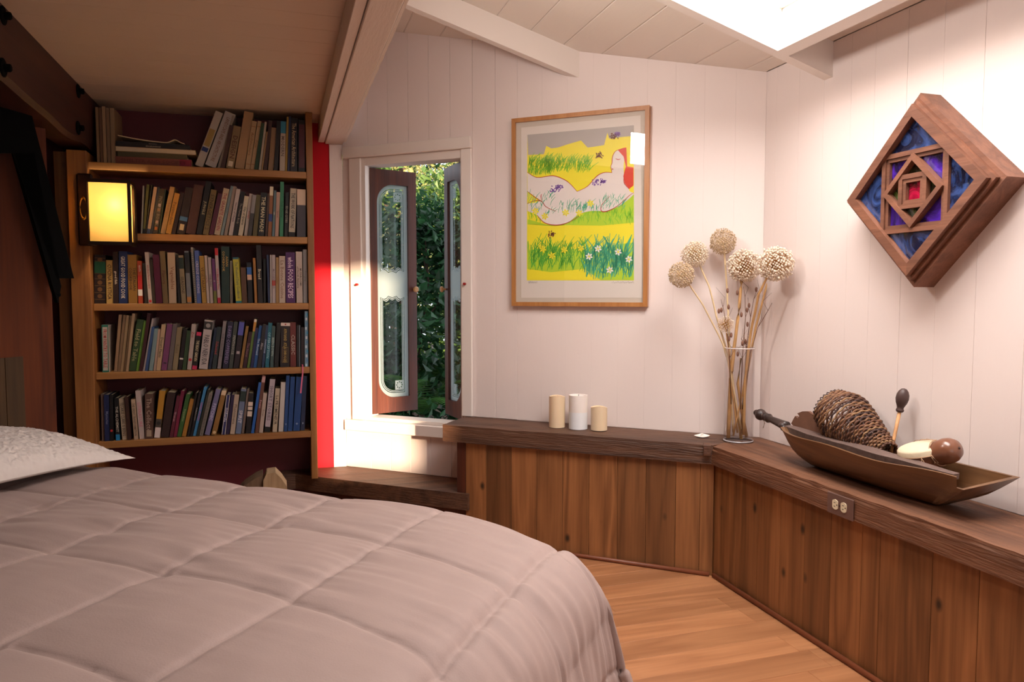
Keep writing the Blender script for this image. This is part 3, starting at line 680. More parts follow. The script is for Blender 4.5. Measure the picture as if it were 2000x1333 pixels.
def build_book(name, label, group, pivot, theta, t, h, d, col, title, tcol, style, right):
    """local frame: x thickness, y depth (spine at 0), z up; pivot at the corner that touches the shelf"""
    M = Matrix.Rotation(theta, 4, 'Y'); root = thing('book', label, 'book', pivot, M, group); G = Matrix.Translation(pivot) @ M
    x0, x1 = (-t, 0) if right else (0, t)
    c = min(.0022, t*.16); mb = MB()
    mb.box(x0, x1, 0, c, 0, h, G); mb.box(x0, x0+c, c, d, 0, h, G); mb.box(x1-c, x1, c, d, 0, h, G)
    cov = B(mb, 'cover', [cmat(col)], root)
    B(MB().box(x0+c*1.02, x1-c*1.02, c, d-.004, .003, h-.003, G), 'pages', [PAGE], root)
    def band(z0, z1, h_, nm='cover_band', xa=0, xb=1, y=-.0006):
        B(MB().box(x0+t*xa, x0+t*xb, y, -.00005, h*z0, h*z1, G), nm, [flat(h_)], cov)
    def dot(z, r_, h_): B(MB().lathe([(r_, 0), (r_, .0007)], 12, G @ Matrix.Translation(((x0+x1)/2, 0, h*z)) @ Matrix.Rotation(math.pi/2, 4, 'X')), 'emblem', [flat(h_)], cov)
    lo, hi = .06, .94
    S = style
    if S == 'lab_tan': band(.37, .68, '#9A8048', 'label', .1, .9); band(.27, .345, '#20356A', 'label', .05, .9)
    elif S == 'lab_white': band(.05, .17, '#D8C8AC', 'label', .2, .8); band(.27, .37, '#8E7654')
    elif S == 'bands': band(.10, .115, '#9A6A3C'); band(.88, .895, '#9A6A3C'); lo, hi = .2, .85
    elif S == 'top_blue': band(.76, 1, '#2A7A98')
    elif S == 'frame_black': band(0, .08, '#14100F'); band(.92, 1, '#14100F'); band(.08, .92, '#14100F', 'cover_band', 0, .1)
    elif S == 'base_black': band(0, .10, '#1A1716'); lo = .15
    elif S == 'base_navy': band(0, .10, '#24365E')
    elif S == 'spots': [band(z, z+.07, q, 'cover_band', .2, .75) for z, q in ((.08, '#B8642A'), (.22, '#C8A0A0'), (.6, '#C8B8B0'), (.5, '#A8743A'))]
    elif S == 'lab_blue': band(.28, .37, '#3F6A9A', 'label'); band(.08, .21, '#D0B888', 'label', .2, .75)
    elif S == 'top_grey': band(.55, 1, '#8A8280')
    elif S == 'top_white_blue': band(.82, 1, '#DCC8A8'); band(.3, .45, '#2A3A70')
    elif S == 'top_cream': band(.67, 1, '#D8BCA0')
    elif S == 'ornate':
        band(.62, .86, '#1E5A3C'); [band(z, z+.008, '#7A5830') for z in (.08, .22, .36, .50, .615, .865, .93)]; [dot(z, t*.22, '#6A4828') for z in (.15, .29, .43, .555, .90)]
    elif S == 'base_white': band(.18, .33, '#E8DCCC'); band(.33, .66, '#B8241C'); lo = .7
    elif S == 'base_red': band(.02, .07, '#C03030', 'label', .15, .85); lo = .1
    elif S == 'top_dark': band(.72, .95, '#22302A'); hi = .7
    elif S == 'top_black': band(.58, .97, '#17171A'); band(.02, .12, '#B87A3A')
    elif S == 'beads': [band(z/30+.01, z/30+.024, '#3A3430', 'binding', .15, .85) for z in range(29)]
    elif S == 'base_olive': band(.0, .28, '#6A6A2C'); dot(.5, t*.3, '#8A8A80')
    elif S == 'top_red': band(.87, 1, '#C02028'); band(0, .1, '#B01C38'); lo, hi = .13, .75
    elif S == 'base_teal': band(0, .045, '#1F7078'); band(.96, 1, '#3A6A70')
    elif S == 'band_blue': band(.70, .88, '#2E5C9C', 'label'); band(.57, .70, '#D0A488', 'label')
    elif S == 'band_red': band(.36, .47, '#B8402C')
    elif S == 'frame_teal': band(0, .035, '#1F6A58'); band(.955, 1, '#1F6A58'); band(.035, .955, '#1F6A58', 'cover_band', 0, .12); band(.035, .955, '#1F6A58', 'cover_band', .88, 1)
    elif S == 'dot_black': band(.14, .17, '#1C161C', 'label', .25, .8)
    elif S == 'band_white_low': band(.25, .29, '#E0D0C4', 'label')
    elif S == 'dot_red': dot(.22, t*.38, '#B02830'); lo = .6
    elif S == 'ends_pink': band(0, .1, '#C02A50'); band(.9, 1, '#C02A50'); lo, hi = .2, .8
    elif S == 'top_photo': band(.81, .97, '#2E2A28'); dot(.89, t*.28, '#9A9088'); hi = .72
    elif S == 'top_violet': band(.7, .98, '#5A5AA8'); band(.3, .36, '#A89A9A', 'label', .2, .8)
    elif S == 'top_orange': band(.75, .94, '#C8883A'); band(.94, 1, '#E0D0BC')
    elif S == 'top_white': band(.93, 1, '#DCC4B8'); dot(.965, t*.09, '#B02828'); band(.10, .45, '#8A7038', 'label_frame', .18, .82, -.0004); band(.11, .44, '#2A1C1C', 'label', .21, .79, -.0008); hi = .9
    elif S == 'edge_grey': band(0, 1, '#7A828A', 'cover_band', .75, .95)
    elif S == 'speckle': [band(z/12, z/12+.05, q, 'cover_band', a, a+.5) for z, q, a in zip(range(12), ['#C8D8E0', '#5A8AB0', '#D8DCE0', '#4A9AC0']*3, [.1, .4, .2, .45]*3)]
    elif S == 'base_cyan': band(.0, .14, '#1C7CB0')
    elif S == 'lab_lowgrey': band(.05, .19, '#A8947C', 'label', .2, .8)
    elif S == 'ylw': band(.22, .40, '#4A3E36'); band(0, .22, '#D8C8C4'); dot(.31, t*.36, '#2A2624')
    elif S == 'top_paper': band(.9, 1, '#D8BC98'); dot(.06, t*.35, '#D8B88A')
    elif S == 'sides_white': band(0, 1, '#DCD0CC', 'cover_band', 0, .14); band(0, 1, '#DCD0CC', 'cover_band', .86, 1)
    elif S == 'bands_white': [band(a, b_, '#D4C0B0', 'label') for a, b_ in ((.42, .55), (.58, .66), (.68, .78))]
    elif S == 'top_pink': band(.88, 1, '#C89A98')
    elif S == 'plus': band(.13, .134, '#B8C8D8', 'emblem', .3, .7); band(.115, .15, '#B8C8D8', 'emblem', .46, .54, -.0008)
    if title and len(title) > 2:
        lines = [title]
        if title == 'ASIAN COOKBOOK': lines = ['ASIAN', 'COOKBOOK']
        if title == 'THE ITALIAN COOKBOOK': lines = ['THE ITALIAN', 'COOKBOOK']
        if title == 'MUSHROOMS': lines = ['MUSHROOMS', 'of North America']
        mb = MB(); nl = len(lines)
        for li, ln in enumerate(lines):
            vs, fs, w_, h_, cx, cy = textmesh(ln, .012)
            span = (hi-lo)*h*(.92 if len(ln) > 9 else .6)
            if title == 'ASIAN COOKBOOK': span = h*.36
            sx = span/w_; sy = min(sx*1.6, t*(.62/nl)/h_); sx = min(sx, sy*1.15)
            zc = h*(lo+hi)/2 if title != 'ASIAN COOKBOOK' else h*.74
            xc = (x0+x1)/2+(0 if nl == 1 else (t*.22 if li == 0 else -t*.22))
            mb.add([((v[1]-cy)*sy+xc, -.0011, zc-(v[0]-cx)*sx) for v in vs], fs, G)
        B(mb, 'title', [flat(tcol)], cov)
    return root
def parse(tab):
    out = []
    for ln in tab.strip().split('\n'):
        num = ln.split(None, 4); rest = num[4].split('|'); rest += ['']*(5-len(rest))
        rest[0] = rest[0].replace(' and ', '-and-')
        out.append([float(v) for v in num[:4]]+[s.strip() for s in rest[:5]])
    return out
SHELF_L = [(190, (900, 570, 1820, 605)), (190, (445, 1135, 1830, 1150)), (460, (55, 565, 1840, 548)), (460, (55, 1140, 1845, 1085)), (700, (100, 675, 1855, 605))]
rb = random.Random(5)
ALLB = []
for si, tab in enumerate((T1, T2, T3, T4, T5)):
    y00, (xa, ya, xb, yb) = SHELF_L[si]; bks = parse(tab); zs = SHZ[si]; geo = []
    for bl, brr, tl, yt, cn, col, title, tcol, st in bks:
        yl = ya+(yb-ya)*(bl-xa)/(xb-xa); Y = 4.018
        Xl, _ = shX(170+bl/SP, y00+yl/SP, Y); Xr, _ = shX(170+brr/SP, y00+yl/SP, Y); Xt, Zt = shX(170+tl/SP, y00+yt/SP, Y)
        wdt = (Xr-Xl)*.96; lean = (Xt-Xl)/(Zt-zs); ceil_lim = (SHZ[si-1]-.036 if si else 2.136)
        geo.append([Xl, wdt, lean, min(Zt, ceil_lim-.004)-zs])
    for a, b_ in zip(geo, geo[1:]):        # keep neighbours from cutting into each other
        for _ in range(2):
            hh = min(a[3], b_[3]); over = max(a[0]+a[1]-b_[0], a[0]+a[1]+a[2]*hh-b_[0]-b_[2]*hh)
            if over > 0:
                r_ = min(over, a[1]*.16); a[1] -= r_; over -= r_
                if over > 0 and b_[2] < a[2]: dl = min(a[2]-b_[2], over/hh); a[2] -= dl*.7; b_[2] += dl*.3; over -= dl*hh
                if over > 0: a[1] = max(a[1]*.6, a[1]-over)
    for g_ in geo:
        ov = max(g_[0]+g_[1], g_[0]+g_[1]+g_[2]*g_[3])-.146
        if ov > 0: g_[0] -= min(ov, .03); g_[2] = min(g_[2], (.146-g_[0]-g_[1])/g_[3])
        if g_[0]+g_[2]*g_[3] < -.846: g_[2] = max(g_[2], (-.846-g_[0])/g_[3])
    for i, ((bl, brr, tl, yt, cn, col, title, tcol, st), (Xl, wdt, lean, hz)) in enumerate(zip(bks, geo)):
        th = math.atan(lean); t = wdt*math.cos(th); right = th >= 0; h = (hz-(t*abs(math.sin(th))))/math.cos(th)
        piv = V(((Xl+wdt) if right else Xl, 4.012+rb.uniform(0, .014), zs+.0003))
        if right: piv.x = Xl+wdt
        d = min(.205, h*rb.uniform(.62, .75))
        ln = bks[i-1][4] if i else None; rn = bks[i+1][4] if i+1 < len(bks) else None
        if ln and rn: where = 'between the %s and %s ones' % (ln, rn)
        elif rn: where = 'at the left end beside the %s one' % rn
        else: where = 'at the right end beside the %s one' % ln
        if si == 0 and i == 0: where = 'right of the flat stack of books'
        lab = '%s book on the %s shelf, %s' % (cn, ORD[si], where)
        if len(lab.split()) > 16 and ln and rn: where = 'between %s and %s' % (ln, rn)
        if len(lab.split()) > 16: lab = '%s book, %s shelf, %s' % (cn, ORD[si], where.replace('the ', '').replace(' ones', '').replace(' one', ''))
        lab = lab[0].upper()+lab[1:]
        if len(lab.split()) > 16: print('LONG', lab)
        bk = build_book('book', lab, 'books on the %s shelf' % ORD[si], piv, th, t, h, d, col, title, tcol or '#888888', st, right)
        ALLB.append(lab)
        if cn == 'black ribboned':
            p0 = piv+V((t*.6, -.004, .0)); mb = MB(); pts = [p0+V((.000, 0, .012)), p0+V((.001, -.030, .002)), p0+V((.0, -.034, -.03)), p0+V((-.006, -.034, -.08)), p0+V((-.012, -.034, -.135))]
            mb = MB()
            for q0, q1 in zip(pts, pts[1:]): mb.add([q0+V((-.0035, 0, 0)), q0+V((.0035, 0, 0)), q1+V((.0035, 0, 0)), q1+V((-.0035, 0, 0)), q0+V((-.0035, .0006, 0)), q0+V((.0035, .0006, 0)), q1+V((.0035, .0006, 0)), q1+V((-.0035, .0006, 0))], [(0, 1, 2, 3), (7, 6, 5, 4), (0, 3, 7, 4), (1, 5, 6, 2)])
            B(mb, 'ribbon', [flat('#D86A86')], bk)
# flat stack and upright booklets at the left of the top shelf
zt = SHZ[0]+.0004
def lying(x0, x1, z0, z1, d, col, cn, where, title, tcol, y=4.015, pages=False):
    root = thing('book', '%s lying on the top shelf, %s' % (cn, where), 'book', ((x0+x1)/2, y+d/2, z0), None, 'books on the top shelf')
    c = min(.002, (z1-z0)*.15)
    mb = MB(); mb.box(x0, x1, y, y+d, z0, z0+c); mb.box(x0, x1, y, y+d, z1-c, z1)
    if not pages: mb.box(x0, x1, y, y+c, z0+c, z1-c)
    B(mb, 'cover', [cmat(col)], root); B(MB().box(x0+.002, x1-.002, y+(c if not pages else .002), y+d-.003, z0+c, z1-c), 'pages', [PAGE], root)
    if title:
        vs, fs, w_, h_, cx, cy = textmesh(title, .01); s_ = min((z1-z0)*.45/h_, (x1-x0)*.75/w_)
        B(MB().add([((x0+x1)/2+(v[0]-cx)*s_*1.3, y-.0006, (z0+z1)/2+(v[1]-cy)*s_) for v in vs], fs), 'title', [flat(tcol)], root)
    return root
e = lambda x: shX(170+x/SP, 190+500/SP, 4.015)[0]
r1 = lying(e(236), e(868), zt, zt+.034, .21, '#8A4A38', 'Thick reddish book', 'undermost of the flat stack', 'SHELTER AND SOCIETY', '#5A2A20')
B(MB().box(e(768), e(867), 4.0144, 4.0149, zt+.001, zt+.033), 'cover_band', [flat('#7A1832')], r1)
lying(e(255), e(830), zt+.0345, zt+.058, .20, '#5E5430', 'Olive book', 'second from the bottom of the flat stack', '', '')
lying(e(236), e(905), zt+.0585, zt+.082, .22, '#BE9A6A', 'Pale book, page edges out,', 'middle of the flat stack', '', '', pages=True)
lying(e(240), e(860), zt+.0825, zt+.096, .20, '#141215', 'Black paperback', 'in the flat stack under the thinner black one', 'ENGRAVINGS', '#B8A890')
lying(e(244), e(850), zt+.0965, zt+.106, .20, '#19161A', 'Thin black paperback', 'topmost bound book of the flat stack', 'illustrations', '#A89A88')
root = tag(thing('open_booklet', None, None, ((e(270)+e(820))/2, 4.1, zt+.107)), 'curling cream booklet lying on top of the flat stack of books', 'booklet', 'books on the top shelf')
vs = []; fs = []; n = 40
for i in range(n+1):
    u = i/n; x = e(262)+(e(812)-e(262))*u; z = zt+.1075+.024*(1-u)**2.2*(1-u*.2)+.017*math.exp(-((u-.86)/.08)**2)
    vs += [(x, 4.012, z), (x, 4.17, z-.001*(i % 2)), (x, 4.17, z+.004), (x, 4.012, z+.004)]
for i in range(n):
    for j in range(4): fs.append((i*4+j, i*4+(j+1) % 4, i*4+4+(j+1) % 4, i*4+4+j))
fs += [(0, 1, 2, 3), (n*4+3, n*4+2, n*4+1, n*4)]
link_mesh('sheets', vs, fs, [PAGE], root, smooth='auto')
lefts = [(74, 98, 80, '#A8845C', 'Tan booklet', 'leftmost of the upright booklets beside the timber beam'), (104, 126, 84, '#8A6444', 'Brown booklet', 'second of the upright booklets from the timber beam'), (130, 158, 75, '#C09C74', 'Light tan booklet', 'third upright booklet from the timber beam'), (163, 190, 88, '#9A7A5A', 'Greyish booklet', 'fourth of the upright booklets from the timber beam'), (194, 230, 86, '#B0906A', 'Wide tan booklet', 'fifth upright one, touching the flat stack')]
for a, b_, yt, col, cn, wh in lefts:
    x0 = shX(170+a/SP, 190+300/SP, 4.015)[0]; x1 = shX(170+b_/SP, 190+300/SP, 4.015)[0]; zz = min(2.128, shX(170+a/SP, 190+yt/SP, 4.015)[1])
    x0 = max(x0, -.826)
    build_book('book', '%s standing on the top shelf, %s' % (cn, wh), 'books on the top shelf', V((x0, 4.012+.004*(a % 3), zt)), 0, x1-x0-.0006, zz-zt, .19, col, '', '', '', False)
# ------------------------------------------------------------------ wall lamp on the post
la = tag(thing('wall_lamp', None, None, (-.73, 3.86, 1.433)), 'lit box-shaped wall lamp with dark frame and amber glass, on the post by the bookcase', 'lamp')
BRZ = plain('dark bronze lamp metal', '#2E1A10', .45, .5)
lx0, lx1, ly0, ly1, lz0, lz1 = -.822, -.640, 3.80, 3.93, 1.433, 1.731; bw_ = .012
def fr(poly, thick, M, name, mat, root): vs, fs = fill2d(poly, thick, M); return link_mesh(name, vs, fs, [mat], root)
def rect(a, b_, c, d): return [(a, c), (b_, c), (b_, d), (a, d)]
fr([rect(lx0, lx1, lz0, lz1), rect(lx0+.008, lx1-.012, lz0+.016, lz1-.016)], .01, Matrix.Translation((0, ly0, 0)), 'front_frame', BRZ, la)
Rz = Matrix.Translation((lx1, 0, 0)) @ Matrix.Rotation(math.pi/2, 4, 'Z')
fr([rect(ly0+.0105, ly1, lz0, lz1), rect(ly0+.020, ly1-.030, lz0+.016, lz1-.016)], .01, Rz, 'side_frame', BRZ, la)
Rz2 = Matrix.Translation((lx0+.01, 0, 0)) @ Matrix.Rotation(math.pi/2, 4, 'Z')
fr([rect(ly0+.0105, ly1, lz0, lz1), rect(ly0+.02, ly1-.03, lz0+.016, lz1-.016)], .01, Rz2, 'side_frame', BRZ, la)
B(MB().box(lx0+.0105, lx1-.0105, ly0+.0105, ly1, lz1-.008, lz1, c=.001), 'lid', [BRZ], la)
B(MB().box(lx0, lx1-.0005, ly1+.0005, ly1+.034, lz0+.02, lz1-.02, c=.002), 'mounting_box', [BRZ], la)
B(MB().box(-.888, -.823, 3.940, 3.9645, 1.436, 1.772, c=.006), 'back_plate', [BRZ], la)
M = Matrix.Translation((-.862, 3.938, 1.61)) @ Matrix.Diagonal((.55, 1, 1.9, 1))
B(MB().tube([(.026*math.cos(a*math.pi/14), 0, .026*math.sin(a*math.pi/14)) for a in range(28)], .004, 6, M, closed=True), 'ring', [plain('worn brass', '#9A6A30', .35, .8)], la, smooth=True)
def lampglass():
    mt = bpy.data.materials.new('amber lamp glass'); mt.use_nodes = True; t = mt.node_tree; t.nodes.clear(); N = t.nodes.new; L = t.links.new
    o = N('ShaderNodeOutputMaterial'); m1 = N('ShaderNodeMixShader'); m1.inputs[0].default_value = .9; d = N('ShaderNodeBsdfDiffuse'); tl = N('ShaderNodeBsdfTranslucent')
    d.inputs[0].default_value = lin('#F2D08A'); tl.inputs[0].default_value = (1, .82, .44, 1); L(d.outputs[0], m1.inputs[1]); L(tl.outputs[0], m1.inputs[2]); L(m1.outputs[0], o.inputs[0]); return mt
LG = lampglass()
B(MB().box(lx0+.006, lx1-.0108, ly0+.0108, ly0+.013, lz0+.012, lz1-.012), 'glass_pane', [LG], la)
B(MB().box(lx1-.0135, lx1-.0108, ly0+.018, ly1-.026, lz0+.012, lz1-.012), 'glass_pane', [LG], la)
B(MB().box(lx0+.0108, lx0+.0135, ly0+.018, ly1-.026, lz0+.012, lz1-.012), 'glass_pane', [LG], la)
pl = bpy.data.lights.new('lamp_bulb', 'POINT'); pl.energy = 4.2; pl.color = (1, .76, .50); pl.shadow_soft_size = .016
po = bpy.data.objects.new('lamp_bulb', pl); COL.objects.link(po); po.location = (-.705, 3.848, 1.618)
# ================================================================== BED  (s along ub toward the foot, t along vb toward the far side)
S0, S1, T0, T1b, ZT = -2.86, -.51, .36, 1.90, .60
bed = tag(thing('bed', None, None, ub*((S0+S1)/2)+vb*((T0+T1b)/2)), 'bed with a pinkish taupe quilted comforter draped over its foot', 'bed')
BM = Matrix(((ub.x, vb.x, 0, 0), (ub.y, vb.y, 0, 0), (0, 0, 1, 0), (0, 0, 0, 1)))
BM = Matrix(((ub.x, vb.x, 0, 0), (ub.y, vb.y, 0, 0), (0, 0, 1, 0), (0, 0, 0, 1)))
B(MB().box(S0, S1-.16, T0+.05, T1b-.18, .30, .54, BM, c=.05), 'mattress', [plain('white ticking', '#D8D0C8', .8)], bed)
B(MB().box(S0, S1-.08, T0+.07, T1b-.08, .10, .298, BM, c=.005), 'box_base', [plain('dark bed base', '#3A2A22', .8)], bed)
for a in (S0+.1, S1-.2):
    for b_ in (T0+.15, T1b-.18): B(MB().box(a, a+.06, b_, b_+.06, 0, .0995, BM, c=.003), 'leg', [REDW], bed)
def edge(a, R, fl):
    "a = arc length beyond the start of the rounding; returns (horizontal, drop)"
    if a <= 0: return a, 0
    q = R*math.pi/2
    if a < q: return R*math.sin(a/R), R*(1-math.cos(a/R))
    return R+(a-q)*math.sin(fl), R+(a-q)*math.cos(fl)
RS, RT = .19, .10
ns, ntt = 430, 360
sa = np.linspace(S0, S1-RS+RS*math.pi/2+.43, ns); ta = np.linspace(T0-.25, T1b-RT+RT*math.pi/2+.40, ntt)
def puff(u, v):
    fu = abs(math.sin(math.pi*u)); fv = abs(math.sin(math.pi*v)); return (.72*fu**.16+.28*fu**.9)*(.72*fv**.16+.28*fv**.9)
vs = []
PER = .358
for a in sa:
    for b_ in ta:
        hs, ds = edge(a-(S1-RS), RS, .27+.05*math.sin(b_*9)); ht, dt = edge(b_-(T1b-RT), RT, .10+.04*math.sin(a*11))
        htn, dtn = edge((T0+RT)-b_, RT, .08)
        cr_ = max(0, min(1, (min(a, S1)+1.05)/.52)); cr_ = cr_*cr_*(3-2*cr_)
        s_ = (S1-RS)+hs; t_ = (T1b-RT)+ht if b_ > (T0+T1b)/2 else (T0+RT)-htn
        dt = max(dt, dtn)
        drop = (ds**3+dt**3)**(1/3) if ds > 0 and dt > 0 else ds+dt
        z = ZT-drop-.035*cr_; t_ -= (.13*cr_*.62*max(0, (b_-1.2)/.7) if b_ > 1.2 else 0)
        bw2 = b_+.035*math.sin((a+.6)*1.6)*(1 if a > -1.3 else .5)+(.06*max(0, a+1.1) if b_ < 1.3 else 0); aw = a+.014*math.sin(b_*4.1+1)
        u = (aw+.622)/PER; v = (bw2-1.503)/PER
        p = puff(u, v)
        # gathers radiating from the seams across the far rows and along the foot
        gu = abs(((u+.5) % 1)-.5)*2
        wr_ = noise.noise(V((a*2.6, b_*22+.8*math.sin(a*5), 1.0)))*.011+noise.noise(V((a*6, b_*48, 4.0)))*.004
        wr_ *= (.25+.75*max(0, min(1, (b_-1.02)/.35)))*(.35+.65*(1-min(1, gu*1.1)))*(1 if a > -2.1 else .4)
        wf = noise.noise(V((b_*26, a*3.5, 7.0)))*.011*max(0, min(1, (a+.66)/.10))*.62*(1 if a < -.35 else .75)
        cu_ = abs(((u+.5) % 1)-.5)*PER; cv_ = abs(((v+.5) % 1)-.5)*PER; crease = -.0026*(math.exp(-(cu_/.007)**2)+math.exp(-(cv_/.007)**2))-(.006*math.exp(-((aw+.622)/.016)**2))
        wide = noise.noise(V((a*1.7, b_*1.9, 2)))*.006+noise.noise(V((a*.6+3, b_*.6, 6)))*.008
        micro = noise.noise(V((a*9, b_*9, 3)))*.0035
        hgt = .021*p-.013+crease+wr_*.8+wf+wide+micro
        # lip puffing out over the foot and outward direction of the puff
        k = min(1, ds/.22); kt = min(1, dt/.16)
        nrm = V((math.sin(k*math.pi/2)*1.0, math.sin(kt*math.pi/2)*(1 if b_ > 1 else -1), max(.0, math.cos(max(k, kt)*math.pi/2)))); nrm.normalize()
        c3 = V((s_, t_, z))+nrm*hgt
        if ds > .1: c3.x += .020*math.sin(b_*17+1.3*math.sin(b_*5))*min(1, (ds-.1)/.3)
        if c3.z < .02: c3.z = .02
        vs.append(BM @ c3)
fs = [(i*ntt+j, (i+1)*ntt+j, (i+1)*ntt+j+1, i*ntt+j+1) for i in range(ns-1) for j in range(ntt-1)]
def velvet(name, col, col2, sheen, scale=1):
    mt, t, b = nt(name); N = t.nodes.new; L = t.links.new
    tc = N('ShaderNodeTexCoord'); n = N('ShaderNodeTexNoise'); n.inputs['Scale'].default_value = 5; n.inputs['Detail'].default_value = 8; n.inputs['Roughness'].default_value = .7; L(tc.outputs['Object'], n.inputs['Vector'])
    mx = N('ShaderNodeMix'); mx.data_type = 'RGBA'; L(n.outputs['Fac'], mx.inputs['Factor']); mx.inputs['A'].default_value = lin(col); mx.inputs['B'].default_value = lin(col2); L(mx.outputs['Result'], b.inputs['Base Color'])
    b.inputs['Roughness'].default_value = .75; b.inputs['Sheen Weight'].default_value = sheen; b.inputs['Sheen Roughness'].default_value = .35; b.inputs['Sheen Tint'].default_value = (1, .9, .86, 1)
    n2 = N('ShaderNodeTexNoise'); n2.inputs['Scale'].default_value = 260*scale; n2.inputs['Detail'].default_value = 3; L(tc.outputs['Object'], n2.inputs['Vector'])
    bp = N('ShaderNodeBump'); bp.inputs['Strength'].default_value = .25; bp.inputs['Distance'].default_value = .002; L(n2.outputs['Fac'], bp.inputs['Height']); L(bp.outputs[0], b.inputs['Normal']); return mt
VEL = velvet('taupe plush fabric', '#9B857F', '#A8928B', .22)
cf = link_mesh('comforter', vs, fs, [VEL], bed, smooth=True)
so2 = cf.modifiers.new('thick', 'SOLIDIFY'); so2.thickness = .014; so2.offset = -1
pts = [vs[(ns-1)*ntt+j]+V((0, 0, .001)) for j in range(0, ntt)]
B(MB().tube(pts[::2], .005, 6), 'hem_piping', [VEL], bed, smooth=True)
# fleece pillow
pc_s, pc_t = -2.56, 1.36; hs_, ht_ = .295, .525
ZP = ZT+.002
prt = thing('pillow', 'cream sherpa fleece pillow lying on the comforter at the head of the bed', 'pillow', ub*pc_s+vb*pc_t+V((0, 0, ZT+.01)))
n1_, n2_ = 190, 300; vs = []; fs = []
for sgn in (1, -1):
    o_ = len(vs)
    for i in range(n1_+1):
        for j in range(n2_+1):
            u = -1+2*i/n1_; v = -1+2*j/n2_
            pin = 1-.05*(1-abs(u)**2)*(abs(v)**8)-.0
            x = u*hs_*(1-.07*(1-v*v)*abs(u)**6); y = v*ht_*(1-.06*(1-u*u)*abs(v)**6)
            th_ = (max(0, 1-abs(u)**2.2)**.55)*(max(0, 1-abs(v)**2.6)**.6)
            z = sgn*th_*(.128 if sgn > 0 else .028)+.032-.022*max(0, v)**3
            if sgn > 0:
                q = V((x*75, y*75, z*75)); d_ = noise.noise(q)*.005-abs(noise.noise(q*1.7+V((5, 1, 2))))*.009+abs(noise.noise(q*3.3))*.003+noise.noise(q*.25)*.004
                e_ = .15+.85*min(1, th_*2.2); z += d_*e_; x += noise.noise(q+V((9, 0, 0)))*.004*e_; y += noise.noise(q+V((0, 9, 0)))*.004*e_
            vs.append(BM @ V((pc_s+x, pc_t+y, ZP+.012+z)))
    fs += [(o_+i*(n2_+1)+j, o_+(i+1)*(n2_+1)+j, o_+(i+1)*(n2_+1)+j+1, o_+i*(n2_+1)+j+1) for i in range(n1_) for j in range(n2_)]
SHER = velvet('cream sherpa fleece', '#CDC2BC', '#DBD1CB', .4, 2)
link_mesh('fleece_cover', vs, fs, [SHER], prt, smooth=True)
mb = MB(); rc = random.Random(2)
for k in range(0):      # little fleece curls
    u, v = rc.uniform(-.98, .98), rc.uniform(-.99, .99)
    th_ = (max(0, 1-abs(u)**2.2)**.55)*(max(0, 1-abs(v)**2.6)**.6)
    p = V((pc_s+u*hs_*(1-.07*(1-v*v)*abs(u)**6), pc_t+v*ht_*(1-.06*(1-u*u)*abs(v)**6), ZP+.074+th_*.100-.045*max(0, v)**3))
    d_ = V((rc.gauss(u*.7, .6), rc.gauss(v*.7, .6), 1)).normalized(); q = V((rc.gauss(0, 1), rc.gauss(0, 1), rc.gauss(0, .5))).normalized()
    pts = [p-d_*.003, p+d_*.0025+q*.0015, p+d_*.0035+q*.004]; mb.tube([BM @ a for a in pts], [.0016, .0015, .0008], 3, caps=False)
# rough pale wood blocks behind the bed
wbk = thing('wooden_block', 'rough pale wooden block standing behind the far side of the bed, below the bookcase', 'block', (-.05, 3.66, 0))
mb = MB(); mb.prism([(-.085, 0), (.03, 0), (.02, .305), (-.004, .345), (-.030, .375), (-.07, .372), (-.085, .34)], 3.60, 3.72, ax='y')
B(mb, 'trunk_piece', [wood('weathered pale wood', '#B59A78', '#8A7050', 'z', 1.5, .8, .6, 0, 8, .05)], wbk)
mb = MB(); mb.prism([(-.20, 0), (-.09, 0), (-.088, .362), (-.12, .350), (-.17, .318), (-.19, .30)], 3.62, 3.75, ax='y'); B(mb, 'offcut_piece', [wood('grey brown offcut', '#7A6048', '#54402E', 'z', 1.5, .8, .6, 0, 8, .05)], wbk)
# ================================================================== PICTURE
pic = thing('framed_picture', 'framed colour print of a figure reclining in yellow and green grass, hung on the wall', 'picture', W(1.372, .0, 1.15), BW.to_3x3().to_4x4())
ps0, ps1, pz0, pz1 = 1.030, 1.716, 1.150, 2.074
def inp(pts): return [(p[0], p[1]) for p in pts]
PM = BW @ Matrix.Translation((0, -.030, 0))
fwid = .020
for nm, poly in (('frame_rail', [(ps0, pz1), (ps1, pz1), (ps1-fwid, pz1-fwid), (ps0+fwid, pz1-fwid)]), ('frame_rail', [(ps0, pz0), (ps1, pz0), (ps1-fwid, pz0+fwid), (ps0+fwid, pz0+fwid)]),
                 ('frame_stile', [(ps0, pz0), (ps0, pz1), (ps0+fwid, pz1-fwid), (ps0+fwid, pz0+fwid)]), ('frame_stile', [(ps1, pz0), (ps1, pz1), (ps1-fwid, pz1-fwid), (ps1-fwid, pz0+fwid)])):
    B(MB().prism(poly, 0, .029, PM, ax='y'), nm, [PICW], pic)
B(MB().box(ps0+.012, ps1-.012, .012, .026, pz0+.012, pz1-.012, PM), 'mat_board', [plain('grey beige mat', '#CFC3B4', .9)], pic)
AX = -.030+.0115         # paper plane (local y in BW)
def a2(x, y):            # artwork pixel (zoomed crop) -> wall s, z
    p = hit(980+x/3.1, 190+y/3.1, W(0, -AX, 0), nb); d = p-CL; return (d.dot(ub), p.z)
PCOL = ['#E2D8CE', '#B3ACA6', '#F6E62E', '#84CC2C', '#E9DDD6', '#E0452C', '#C03A30', '#8A5EB4', '#7A4630', '#46B48A', '#F2ECE4', '#62BC3E', '#B8D82E']
PMAT = [flat(c) for c in PCOL]
mb = MB(); lay = [0]
